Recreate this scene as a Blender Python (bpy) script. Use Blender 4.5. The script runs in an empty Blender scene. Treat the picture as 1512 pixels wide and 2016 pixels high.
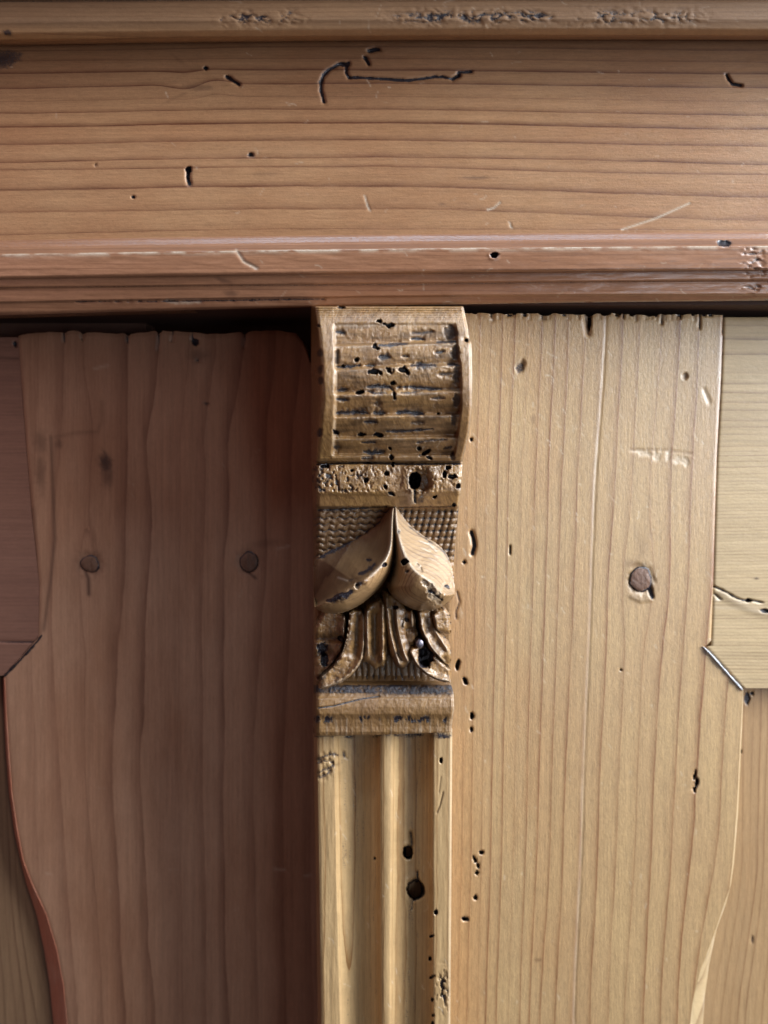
import bpy, math
import numpy as np

# ------------------------------------------------------------------ camera, light, exposure
scene = bpy.context.scene
UNIT = 1.0 / 6000.0            # one photo pixel on the door front is 1/6 mm
F_PX = 1456.0
DIST = F_PX * UNIT
PITCH = math.radians(5.0)
FWD = np.array([0.0, math.cos(PITCH), -math.sin(PITCH)])
UPV = np.array([0.0, math.sin(PITCH), math.cos(PITCH)])
RGT = np.array([1.0, 0.0, 0.0])
CAM = -FWD * DIST

cam_data = bpy.data.cameras.new("camera")
cam_data.sensor_fit = 'VERTICAL'
cam_data.sensor_height = 36.0
cam_data.lens = 36.0 * F_PX / 2016.0
cam_data.clip_start = 0.005
cam_data.clip_end = 50.0
cam = bpy.data.objects.new("camera", cam_data)
scene.collection.objects.link(cam)
cam.location = CAM
cam.rotation_euler = (math.radians(90.0) - PITCH, 0.0, 0.0)
cam_data.dof.use_dof = True
cam_data.dof.focus_distance = DIST - 70 * UNIT
cam_data.dof.aperture_fstop = cam_data.lens / 3.4     # about 3.4 mm entrance pupil
scene.camera = cam

world = bpy.data.worlds.new("World")
scene.world = world
world.use_nodes = True
bgn = world.node_tree.nodes["Background"]
bgn.inputs["Color"].default_value = (0.62, 0.44, 0.40, 1)
bgn.inputs["Strength"].default_value = 0.07

def area_light(name, loc, target, sx, sy, power, color):
    d = bpy.data.lights.new(name, 'AREA')
    d.shape = 'RECTANGLE'; d.size = sx; d.size_y = sy
    d.energy = power; d.color = color
    o = bpy.data.objects.new(name, d)
    scene.collection.objects.link(o)
    v = np.array(target) - np.array(loc)
    from mathutils import Vector
    o.location = loc
    o.rotation_euler = Vector(v).to_track_quat('-Z', 'Y').to_euler()
    return o

# a window to the right of the wardrobe, and the dim red-brown room on the left
area_light("window_light", (1.0, -0.34, 0.44), (0, 0, 0), 0.60, 1.1, 42.0, (0.88, 0.94, 1.0))
area_light("sheen_light", (0.62, -1.05, -0.22), (0.08, 0, -0.02), 0.26, 0.36, 1.9, (0.74, 0.87, 1.0))  # added unseen lamp, gives the right door its cool sheen
area_light("bevel_glint_light", (0.05, -0.45, 1.03), (0, 0, 0.07), 0.90, 0.12, 3.8, (0.58, 0.78, 1.0))  # added overhead lamp, placed so the cornice bevel glints
area_light("room_bounce", (-0.46, -0.30, 0.16), (-0.08, 0, 0), 0.45, 0.5, 0.36, (1.0, 0.47, 0.43))

scene.view_settings.view_transform = 'Standard'
scene.view_settings.look = 'None'
scene.view_settings.exposure = 0.0
scene.view_settings.gamma = 1.0

# ------------------------------------------------------------------ numpy helpers
rng = np.random.default_rng(7)

def vnoise(x, y, seed=0):
    xi = np.floor(x).astype(np.int64); yi = np.floor(y).astype(np.int64)
    fx = x - xi; fy = y - yi
    fx = fx * fx * (3 - 2 * fx); fy = fy * fy * (3 - 2 * fy)
    def h(a, b):
        n = (a * 374761393 + b * 668265263 + seed * 1442695041) & 0xFFFFFFFF
        n = ((n ^ (n >> 13)) * 1274126177) & 0xFFFFFFFF
        n = n ^ (n >> 16)
        return (n & 0xFFFF) / 65535.0
    return (h(xi, yi) * (1 - fx) + h(xi + 1, yi) * fx) * (1 - fy) + (h(xi, yi + 1) * (1 - fx) + h(xi + 1, yi + 1) * fx) * fy

def fbm(x, y, seed=0, octv=4):
    s = 0; a = 0.5; t = 0
    for k in range(octv):
        s = s + a * vnoise(x * 2 ** k, y * 2 ** k, seed + k * 17); t += a; a *= 0.5
    return s / t

def sstep(a, b, x):
    t = np.clip((x - a) / (b - a), 0, 1)
    return t * t * (3 - 2 * t)

def seg_dist(X, Y, pts):
    """distance to a polyline, and the parameter 0..1 of the nearest point"""
    pts = np.asarray(pts, float)
    L = np.hypot(*(pts[1:] - pts[:-1]).T); cum = np.concatenate([[0], np.cumsum(L)]); tot = cum[-1]
    best = np.full(X.shape, 1e9); par = np.zeros(X.shape)
    for i in range(len(pts) - 1):
        a = pts[i]; b = pts[i + 1]; d = b - a
        t = np.clip(((X - a[0]) * d[0] + (Y - a[1]) * d[1]) / (d @ d + 1e-9), 0, 1)
        ds = np.hypot(X - a[0] - t * d[0], Y - a[1] - t * d[1])
        m = ds < best
        best = np.where(m, ds, best); par = np.where(m, (cum[i] + t * L[i]) / tot, par)
    return best, par

def inside(X, Y, poly):
    poly = np.asarray(poly, float)
    r = np.zeros(X.shape, bool); n = len(poly)
    j = n - 1
    for i in range(n):
        xi, yi = poly[i]; xj, yj = poly[j]
        c = ((yi > Y) != (yj > Y)) & (X < (xj - xi) * (Y - yi) / (yj - yi + 1e-12) + xi)
        r ^= c; j = i
    return r

def smooth_poly(p, n=3, closed=False):
    p = np.asarray(p, float)
    for _ in range(n):
        if closed:
            q = np.roll(p, -1, 0); p = np.stack([0.75 * p + 0.25 * q, 0.25 * p + 0.75 * q], 1).reshape(-1, 2)
        else:
            a = p[:-1]; b = p[1:]
            q = np.stack([0.75 * a + 0.25 * b, 0.25 * a + 0.75 * b], 1).reshape(-1, 2)
            p = np.vstack([p[:1], q[1:-1], p[-1:]])
    return p

class Field:
    """sculpting field: pixel grid X, Y, height H and surface attributes"""
    def __init__(s, X, Y):
        s.X = X; s.Y = Y; s.H = np.zeros(X.shape); s.dirt = np.zeros(X.shape); s.pale = np.zeros(X.shape)
        s.ring = np.zeros(X.shape); s.tone = np.zeros(X.shape); s.warm = np.zeros(X.shape)
    def box(s, x, y, r):
        i0 = None
        m = (np.abs(s.X - x) < r) & (np.abs(s.Y - y) < r)
        rows = np.where(m.any(1))[0]; cols = np.where(m.any(0))[0]
        if len(rows) == 0: return None
        return slice(rows[0], rows[-1] + 1), slice(cols[0], cols[-1] + 1)
    def dab(s, x, y, rx, ry=None, ang=0, depth=0, dirt=0, pale=0, rim=0, tone=0, seed=None, rag=0.25):
        ry = ry or rx
        b = s.box(x, y, max(rx, ry) * 2.2 + 4)
        if b is None: return
        X = s.X[b]; Y = s.Y[b]
        c, sn = math.cos(math.radians(ang)), math.sin(math.radians(ang))
        u = ((X - x) * c + (Y - y) * sn) / rx; v = (-(X - x) * sn + (Y - y) * c) / ry
        r = np.hypot(u, v)
        r = r * (1 + rag * (vnoise(X / 5.0, Y / 5.0, int(x * 7 + y)) - 0.5) * 2)
        w = 1 - sstep(0.55, 1.15, r)
        s.H[b] -= depth * (1 - sstep(0.72, 1.12, r))
        if rim: s.H[b] += rim * np.exp(-((r - 1.35) / 0.25) ** 2)
        if dirt: s.dirt[b] = np.maximum(s.dirt[b], dirt * (1 - sstep(0.75, 1.3, r)))
        if pale: s.pale[b] = np.maximum(s.pale[b], pale * (1 - sstep(0.6, 1.3, r)))
        if tone: s.tone[b] = np.maximum(s.tone[b], tone * (1 - sstep(0.2, 1.6, r)))
    def stroke(s, pts, w, depth=0, dirt=0, pale=0, tone=0, taper=0.0, rag=0.0):
        pts = np.asarray(pts, float)
        cx, cy = pts.mean(0); R = max(np.ptp(pts[:, 0]), np.ptp(pts[:, 1])) / 2 + w * 3 + 6
        m = (s.X > pts[:, 0].min() - 3 * w) & (s.X < pts[:, 0].max() + 3 * w) & (s.Y > pts[:, 1].min() - 3 * w) & (s.Y < pts[:, 1].max() + 3 * w)
        rows = np.where(m.any(1))[0]; cols = np.where(m.any(0))[0]
        if len(rows) == 0: return
        b = (slice(rows[0], rows[-1] + 1), slice(cols[0], cols[-1] + 1))
        X = s.X[b]; Y = s.Y[b]
        d, t = seg_dist(X, Y, pts)
        ww = w * (1 - taper * np.abs(2 * t - 1) ** 2)
        if rag: ww = ww * (1 + rag * (vnoise(X / 6.0, Y / 6.0, 5) * 2 - 1))
        g = np.exp(-(d / np.maximum(ww, 0.3)) ** 2)
        s.H[b] -= depth * g
        if dirt: s.dirt[b] = np.maximum(s.dirt[b], dirt * g)
        if pale: s.pale[b] = np.maximum(s.pale[b], pale * g)
        if tone: s.tone[b] = np.maximum(s.tone[b], tone * g)

# ------------------------------------------------------------------ picture-plane to place
class Plane:
    def __init__(s, p0, yaw=0.0):
        s.n = np.array([math.sin(yaw), -math.cos(yaw), 0.0]); s.p0 = np.array(p0, float)
    def at(s, px, py, h):
        px, py, h = np.broadcast_arrays(np.asarray(px, float), np.asarray(py, float), np.asarray(h, float))
        d = FWD[None] * F_PX + RGT[None] * (px.ravel()[:, None] - 756) + UPV[None] * (1008 - py.ravel()[:, None])
        num = (s.p0 - CAM) @ s.n + h.ravel() * UNIT
        t = num / (d @ s.n)
        return (CAM[None] + d * t[:, None]).reshape(px.shape + (3,))

FLAT = Plane((0, 0, 0))
_p = FLAT.at(622.0, 1008.0, 0.0)
OPEN = Plane(_p, math.radians(6.0))                      # the right door stands slightly open
SHUT = Plane((0, 175 * UNIT, 0))                         # the left door is shut, further back

# ------------------------------------------------------------------ materials
def wood(name, light, dark, line=0.6, rough=0.42, ringnoise=0.10, blotch=0.35, blotch_col=None, fibre=0.16,
         bump=1.0, spec=0.5, sharp=0.90, coat=0.15, gp_scale=1.0, ringbump=0.16, warm_col=(0.45, 0.235, 0.09), coat_rough=0.28, streak=0.55):
    m = bpy.data.materials.new(name); m.use_nodes = True
    nt = m.node_tree; N = nt.nodes; L = nt.links
    for n in list(N): N.remove(n)
    out = N.new('ShaderNodeOutputMaterial'); bs = N.new('ShaderNodeBsdfPrincipled')
    L.new(bs.outputs[0], out.inputs[0])
    def val(sock, node_in):
        if isinstance(sock, (int, float)): node_in.default_value = sock
        else: L.new(sock, node_in)
    def math_(op, a, b=0.0, c=None, clamp=False):
        n = N.new('ShaderNodeMath'); n.operation = op; n.use_clamp = clamp
        val(a, n.inputs[0]); val(b, n.inputs[1])
        if c is not None: val(c, n.inputs[2])
        return n.outputs[0]
    def attr(nm):
        a = N.new('ShaderNodeAttribute'); a.attribute_type = 'GEOMETRY'; a.attribute_name = nm
        return a
    def noise(vec, scale, detail=3, rough_=0.6, sx=1, sy=1):
        mp = N.new('ShaderNodeMapping'); L.new(vec, mp.inputs[0]); mp.inputs['Scale'].default_value = (sx, sy, 1)
        n = N.new('ShaderNodeTexNoise'); n.inputs['Scale'].default_value = scale
        n.inputs['Detail'].default_value = detail; n.inputs['Roughness'].default_value = rough_
        L.new(mp.outputs[0], n.inputs[0]); return n.outputs[0]
    def ramp(fac, stops):
        r = N.new('ShaderNodeValToRGB'); L.new(fac, r.inputs[0])
        while len(r.color_ramp.elements) < len(stops): r.color_ramp.elements.new(0.5)
        for e, (p, v) in zip(r.color_ramp.elements, stops):
            e.position = p; e.color = (v, v, v, 1)
        return r.outputs[0]
    def mix(fac, a, b, mode='MIX'):
        n = N.new('ShaderNodeMix'); n.data_type = 'RGBA'; n.blend_type = mode
        val(fac, n.inputs[0])
        for s_, i in ((a, 6), (b, 7)):
            if isinstance(s_, tuple): n.inputs[i].default_value = s_ + (1,)
            else: L.new(s_, n.inputs[i])
        return n.outputs[2]
    gp = attr('gp').outputs['Vector']                     # (across, along, seed) in 100 px
    ring = attr('ring').outputs['Fac']; dirt = attr('dirt').outputs['Fac']; pale = attr('pale').outputs['Fac']
    tone = attr('tone').outputs['Fac']
    nz = noise(gp, 2.2, 4, 0.6, 1, 0.35)
    rr = math_('ADD', ring, math_('MULTIPLY', math_('SUBTRACT', nz, 0.5), ringnoise * 4))
    nz2 = noise(gp, 26, 3, 0.7, 1, 0.5)
    rr = math_('ADD', rr, math_('MULTIPLY', math_('SUBTRACT', nz2, 0.5), ringnoise * 0.6))
    fr = math_('FRACT', rr)
    ln = ramp(fr, [(0.0, 0.85), (0.05, 0.08), (0.45, 0.0), (sharp - 0.20, 0.10), (sharp, 0.55), (0.985, 1.0)])
    wn = N.new('ShaderNodeTexWhiteNoise'); wn.noise_dimensions = '1D'; L.new(math_('FLOOR', rr), wn.inputs['W'])
    ln_s = math_('MULTIPLY', ln, math_('MULTIPLY_ADD', wn.outputs[0], 0.95, 0.22))
    alongv = noise(gp, 3.5, 2, 0.5, 1.5, 0.25)
    ln_s = math_('MULTIPLY', ln_s, math_('MULTIPLY_ADD', alongv, 1.3, 0.35))
    lf = math_('MULTIPLY', ln_s, line, clamp=True)
    bl = noise(gp, 0.75, 4, 0.62, 1.0, 0.45)
    blf = math_('MULTIPLY', ramp(bl, [(0.35, 0.0), (0.7, 1.0)]), blotch, clamp=True)
    bc = blotch_col or tuple(0.6 * d + 0.4 * l for d, l in zip(dark, light))
    wf = math_('MULTIPLY', attr('warm').outputs['Fac'], math_('MULTIPLY_ADD', bl, 1.2, 0.3), clamp=True)
    col = mix(wf, mix(blf, light, bc), warm_col)
    wn2 = N.new('ShaderNodeTexWhiteNoise'); wn2.noise_dimensions = '1D'; L.new(math_('ADD', math_('FLOOR', rr), 31.5), wn2.inputs['W'])
    col = mix(math_('MULTIPLY', wn2.outputs[0], 0.22), col, bc)
    col = mix(lf, col, dark)
    fb = noise(gp, 30 * gp_scale, 4, 0.7, 1.0, 0.10)
    pore = noise(gp, 22 * gp_scale, 5, 0.78, 1.0, 0.55)
    fbv = math_('MULTIPLY_ADD', math_('SUBTRACT', fb, 0.5), fibre * 4, 1.0)
    stv = noise(gp, 17 * gp_scale, 3, 0.75, 1.0, 0.022)
    fbv = math_('ADD', fbv, math_('MULTIPLY', math_('SUBTRACT', stv, 0.5), streak))
    fbv = math_('ADD', fbv, math_('MULTIPLY', math_('SUBTRACT', pore, 0.5), fibre * 2.6))
    cc = N.new('ShaderNodeCombineColor')
    for i in range(3): L.new(fbv, cc.inputs[i])
    col = mix(1.0, col, cc.outputs[0], 'MULTIPLY')
    col = mix(tone, col, tuple(0.45 * c for c in dark))
    dn = noise(gp, 34, 4, 0.75)
    pf = math_('MULTIPLY', pale, math_('MULTIPLY_ADD', dn, 1.6, -0.05), clamp=True)
    col = mix(pf, col, (0.70, 0.58, 0.44))
    df = math_('ADD', dirt, math_('MULTIPLY', math_('SUBTRACT', dn, 0.5), 1.1))
    df = math_('MULTIPLY', ramp(df, [(0.30, 0.0), (0.62, 1.0)]), math_('MULTIPLY', dirt, 3.0, clamp=True), clamp=True)
    col = mix(df, col, (0.024, 0.019, 0.025))
    L.new(col, bs.inputs['Base Color'])
    rn = noise(gp, 5, 4, 0.7, 1, 0.4)
    rv = math_('MULTIPLY_ADD', math_('SUBTRACT', rn, 0.5), 0.30, rough)
    rv = math_('MULTIPLY_ADD', df, -0.12, rv)
    rv = math_('MULTIPLY_ADD', tone, 0.30, rv)
    L.new(rv, bs.inputs['Roughness'])
    bs.inputs['Specular IOR Level'].default_value = spec
    L.new(math_('MULTIPLY', math_('SUBTRACT', 1.0, tone, None, True), coat), bs.inputs['Coat Weight']); bs.inputs['Coat Roughness'].default_value = coat_rough
    hsum = math_('ADD', math_('MULTIPLY', fb, 0.5), math_('MULTIPLY', pore, 0.9))
    hsum = math_('MULTIPLY_ADD', ln_s, ringbump, hsum)
    hsum = math_('MULTIPLY_ADD', dn, math_('MULTIPLY', df, 1.2), hsum)
    bp = N.new('ShaderNodeBump'); bp.inputs['Strength'].default_value = 1.0
    bp.inputs['Distance'].default_value = 0.000085 * bump
    L.new(hsum, bp.inputs['Height']); L.new(bp.outputs[0], bs.inputs['Normal'])
    L.new(bp.outputs[0], bs.inputs['Coat Normal'])
    return m

M_RIGHT = wood('pine_right_stile', (0.50, 0.330, 0.160), (0.23, 0.095, 0.036), line=0.95, rough=0.38, coat=0.55, sharp=.93, blotch=0.40,
               blotch_col=(0.40, 0.235, 0.12), ringnoise=0.045, fibre=0.20, bump=1.7)
M_RAIL = wood('pine_rail', (0.52, 0.375, 0.205), (0.27, 0.165, 0.085), line=0.9, blotch=0.3, ringnoise=0.06, fibre=0.10)
M_PANEL = wood('pine_panel', (0.44, 0.275, 0.135), (0.20, 0.095, 0.04), line=0.7, blotch=0.4, ringnoise=0.06, fibre=0.12)
M_LEFT = wood('pine_left_door', (0.45, 0.252, 0.155), (0.17, 0.070, 0.040), line=0.62, blotch=0.7, sharp=0.80, ringbump=0.0,
              blotch_col=(0.30, 0.135, 0.07), ringnoise=0.05, fibre=0.11, bump=0.9, rough=0.45, coat=0.1)
M_LPAN = wood('pine_left_panel', (0.29, 0.175, 0.095), (0.12, 0.055, 0.03), line=0.8, blotch=0.4, ringnoise=0.05, fibre=0.10, rough=0.5, coat=0.05)  # panel's dimness is put into a darker wood colour
M_LRAIL = wood('pine_left_rail', (0.26, 0.128, 0.086), (0.13, 0.055, 0.038), line=0.35, blotch=0.5, ringnoise=0.09, fibre=0.10, bump=0.8, rough=0.5, coat=0.05)  # darkened version of the left door's pine, standing in for shade
M_CORN = wood('pine_cornice', (0.47, 0.265, 0.132), (0.15, 0.055, 0.026), line=1.0, rough=0.40, coat=0.2, blotch=0.55,
              blotch_col=(0.34, 0.150, 0.068), ringnoise=0.035, fibre=0.15, bump=1.3)
M_MOULD = wood('pine_moulding', (0.40, 0.195, 0.105), (0.15, 0.058, 0.028), line=0.62, blotch=0.5, ringnoise=0.09, fibre=0.13, rough=0.36, coat=1.0, coat_rough=0.13, bump=0.8)
M_CARVE = wood('carved_limewood', (0.39, 0.215, 0.075), (0.17, 0.08, 0.030), line=0.55, blotch=0.6, ringnoise=0.10,
               blotch_col=(0.22, 0.115, 0.055), fibre=0.26, bump=2.2, rough=0.30, coat=0.9, spec=0.5, coat_rough=0.13, ringbump=0.12)
M_LEAF = wood('leaf_limewood', (0.38, 0.225, 0.10), (0.13, 0.055, 0.02), line=1.0, blotch=0.5, ringnoise=0.07, blotch_col=(0.30, 0.17, 0.08), fibre=0.13, bump=1.3, rough=0.34, coat=0.55, spec=0.5, ringbump=0.5, sharp=.85, coat_rough=0.16)
M_CROWN = wood('crown_pine', (0.44, 0.26, 0.135), (0.18, 0.08, 0.036), line=0.55, blotch=0.5, ringnoise=0.09, fibre=0.13, rough=0.42)
M_PIL = wood('pilaster_pine', (0.53, 0.352, 0.172), (0.25, 0.125, 0.045), line=0.9, blotch=0.5, ringnoise=0.08,
             fibre=0.13, bump=0.9, rough=0.38, coat=0.25)
M_KNOT = wood('knot_wood', (0.20, 0.105, 0.065), (0.08, 0.035, 0.022), line=0.6, blotch=0.6, ringnoise=0.25, fibre=0.3, rough=0.4, bump=1.5)
M_DARK = wood('unlit_carcass_wood', (0.10, 0.045, 0.028), (0.05, 0.02, 0.012), line=0.4, rough=0.7, coat=0)  # darkness of the gap is put into this wood colour

def metal(name, col, rough):
    m = bpy.data.materials.new(name); m.use_nodes = True
    nt = m.node_tree; bs = nt.nodes['Principled BSDF']
    bs.inputs['Metallic'].default_value = 0.7; bs.inputs['Roughness'].default_value = rough
    n = nt.nodes.new('ShaderNodeTexNoise'); n.inputs['Scale'].default_value = 4000
    r = nt.nodes.new('ShaderNodeValToRGB'); r.color_ramp.elements[0].color = tuple(0.4 * c for c in col) + (1,)
    r.color_ramp.elements[1].color = col + (1,)
    tc = nt.nodes.new('ShaderNodeTexCoord'); nt.links.new(tc.outputs['Object'], n.inputs[0])
    nt.links.new(n.outputs[0], r.inputs[0]); nt.links.new(r.outputs[0], bs.inputs['Base Color'])
    return m
M_NAIL = metal('old_nail_metal', (0.30, 0.27, 0.32), 0.4)

# ------------------------------------------------------------------ mesh builder
SEED = [0]
def build(name, F, plane, mat, parent, thick=40, mask=None, along='y', smooth=True, raw=None):
    """turns a sculpted field into ONE closed-sided mesh"""
    X, Y, H = F.X, F.Y, F.H
    ny, nx = X.shape
    P = plane.at(X, Y, H).reshape(-1, 3)
    idx = np.arange(ny * nx).reshape(ny, nx)
    q = np.stack([idx[:-1, :-1], idx[1:, :-1], idx[1:, 1:], idx[:-1, 1:]], -1).reshape(-1, 4)
    if mask is not None:
        mk = mask.ravel()
        q = q[mk[q].all(1)]
    e = np.concatenate([q[:, [0, 1]], q[:, [1, 2]], q[:, [2, 3]], q[:, [3, 0]]])
    key = np.sort(e, 1); key = key[:, 0].astype(np.int64) * (ny * nx) + key[:, 1]
    u, first, cnt = np.unique(key, return_index=True, return_counts=True)
    be = e[first[cnt == 1]]
    bv = np.unique(be); back = np.full(ny * nx, -1, np.int64); back[bv] = ny * nx + np.arange(len(bv))
    Pb = P[bv] - plane.n * thick * UNIT
    # skirt vertices duplicate the rim so that the arris stays crisp
    rim = np.full(ny * nx, -1, np.int64); rim[bv] = ny * nx + len(bv) + np.arange(len(bv))
    sk = np.stack([rim[be[:, 1]], rim[be[:, 0]], back[be[:, 0]], back[be[:, 1]]], -1)
    V = np.vstack([P, Pb, P[bv]])
    Q = np.vstack([q, sk])
    src = np.concatenate([np.arange(ny * nx), bv, bv])
    used = np.zeros(len(V), bool); used[Q.ravel()] = True
    remap = np.cumsum(used) - 1
    V = V[used]; Q = remap[Q]; src = src[used]
    me = bpy.data.meshes.new(name)
    me.vertices.add(len(V)); me.loops.add(len(Q) * 4); me.polygons.add(len(Q))
    origin = V.mean(0)
    me.vertices.foreach_set('co', (V - origin).astype(np.float32).ravel())
    me.loops.foreach_set('vertex_index', Q.astype(np.int32).ravel())
    me.polygons.foreach_set('loop_start', (np.arange(len(Q)) * 4).astype(np.int32))
    me.polygons.foreach_set('loop_total', np.full(len(Q), 4, np.int32))
    me.update(calc_edges=True)
    me.polygons.foreach_set('use_smooth', np.full(len(Q), smooth))
    SEED[0] += 1
    for nm, arr in (('ring', F.ring), ('dirt', F.dirt), ('pale', F.pale), ('tone', F.tone), ('warm', F.warm)):
        a = me.attributes.new(nm, 'FLOAT', 'POINT'); a.data.foreach_set('value', np.broadcast_to(arr, X.shape).ravel()[src].astype(np.float32))
    g = np.zeros((len(src), 3), np.float32)
    ac, al = (X, Y) if along == 'y' else (Y, X)
    g[:, 0] = (ac.ravel()[src] + 0.6 * H.ravel()[src]) / 100; g[:, 1] = al.ravel()[src] / 100; g[:, 2] = SEED[0] * 3.7
    isback = np.zeros(len(used), bool); isback[ny * nx:ny * nx + len(bv)] = True
    g[isback[used], 0] += thick / 100.0
    a = me.attributes.new('gp', 'FLOAT_VECTOR', 'POINT'); a.data.foreach_set('vector', g.ravel())
    me.materials.append(mat)
    o = bpy.data.objects.new(name, me)
    scene.collection.objects.link(o)
    o.location = origin
    if parent is not None:
        par_loc = WORLD_LOC[parent.name]
        o.parent = parent; o.location = origin - par_loc
    WORLD_LOC[o.name] = origin
    return o
WORLD_LOC = {}

def holder(name, loc, parent=None):
    o = bpy.data.objects.new(name, None); scene.collection.objects.link(o)
    o.empty_display_size = 0.02
    loc = np.array(loc, float); o.location = loc
    if parent is not None: o.parent = parent; o.location = loc - WORLD_LOC[parent.name]
    WORLD_LOC[o.name] = loc
    return o

def grid(xs, ys):
    X, Y = np.meshgrid(np.asarray(xs, float), np.asarray(ys, float))
    return Field(X, Y)

def axis(a, b, step, lo=0, hi=0, n=10):
    """fine from a to b, coarse outside the frame from lo to a and b to hi"""
    r = list(np.arange(a, b + step * 0.5, step))
    if lo < a: r = list(np.linspace(lo, a, n, endpoint=False)) + r
    if hi > r[-1]: r = r + list(np.linspace(r[-1], hi, n + 1)[1:])
    return np.array(r)

def lines_ring(F, ykeys, table, along='y'):
    """ring coordinate from the traced year-ring lines; table[k][i] = place of line i at key k"""
    A, B = (F.X, F.Y) if along == 'y' else (F.Y, F.X)
    table = np.asarray(table, float); n = table.shape[1]
    idx = np.arange(n, dtype=float)
    # extend on both sides
    d0 = (table[:, 1] - table[:, 0]).mean(); d1 = (table[:, -1] - table[:, -2]).mean()
    K = 60
    ext = np.concatenate([table[:, :1] - d0 * np.arange(K, 0, -1)[None], table, table[:, -1:] + d1 * np.arange(1, K + 1)[None]], 1)
    idx = np.arange(-K, n + K, dtype=float)
    out = np.zeros(A.shape); w = []
    per = [np.interp(A, ext[k], idx) for k in range(len(ykeys))]
    b = np.clip(B, ykeys[0], ykeys[-1]); j = np.clip(np.searchsorted(ykeys, b) - 1, 0, len(ykeys) - 2)
    per = np.stack(per); yk = np.asarray(ykeys, float)
    t = (b - yk[j]) / (yk[j + 1] - yk[j])
    t = t * t * (3 - 2 * t) * 0.5 + t * 0.5
    p0 = np.take_along_axis(per, j[None], 0)[0]; p1 = np.take_along_axis(per, (j + 1)[None], 0)[0]
    return p0 * (1 - t) + p1 * t

def knot_warp(F, x, y, r, push):
    dx = F.X - x; dy = (F.Y - y) / 1.7
    d = np.hypot(dx, dy) + 1e-6
    return -np.sign(dx) * push * np.exp(-(d / r) ** 2) * np.minimum(1, np.abs(dx) / 12.0)

def scratches(F, n, xr, yr, seed, lmin=8, lmax=34, w=1.0, pale=0.75, ang=None, depth=1.0):
    r = np.random.default_rng(seed)
    for _ in range(n):
        x = r.uniform(*xr); y = r.uniform(*yr); L = r.uniform(lmin, lmax) * r.uniform(0.4, 1)
        a = r.uniform(0, math.pi) if ang is None else math.radians(r.normal(ang, 22))
        c = r.normal(0, 0.5)
        pts = []
        for k in range(6):
            t = k / 5; aa = a + c * (t - 0.5)
            pts.append((x + math.cos(aa) * L * (t - .5), y + math.sin(aa) * L * (t - .5)))
        F.stroke(pts, w * r.uniform(0.7, 1.2), depth=depth * r.uniform(0.0, .35), pale=pale * r.uniform(0.25, .9))

# ------------------------------------------------------------------ the wardrobe
ward = holder('wardrobe', FLAT.at(756, 1008, -60))
ward['label'] = 'old waxed pine wardrobe with a carved capital between its two doors'
ward['category'] = 'wardrobe'

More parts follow.
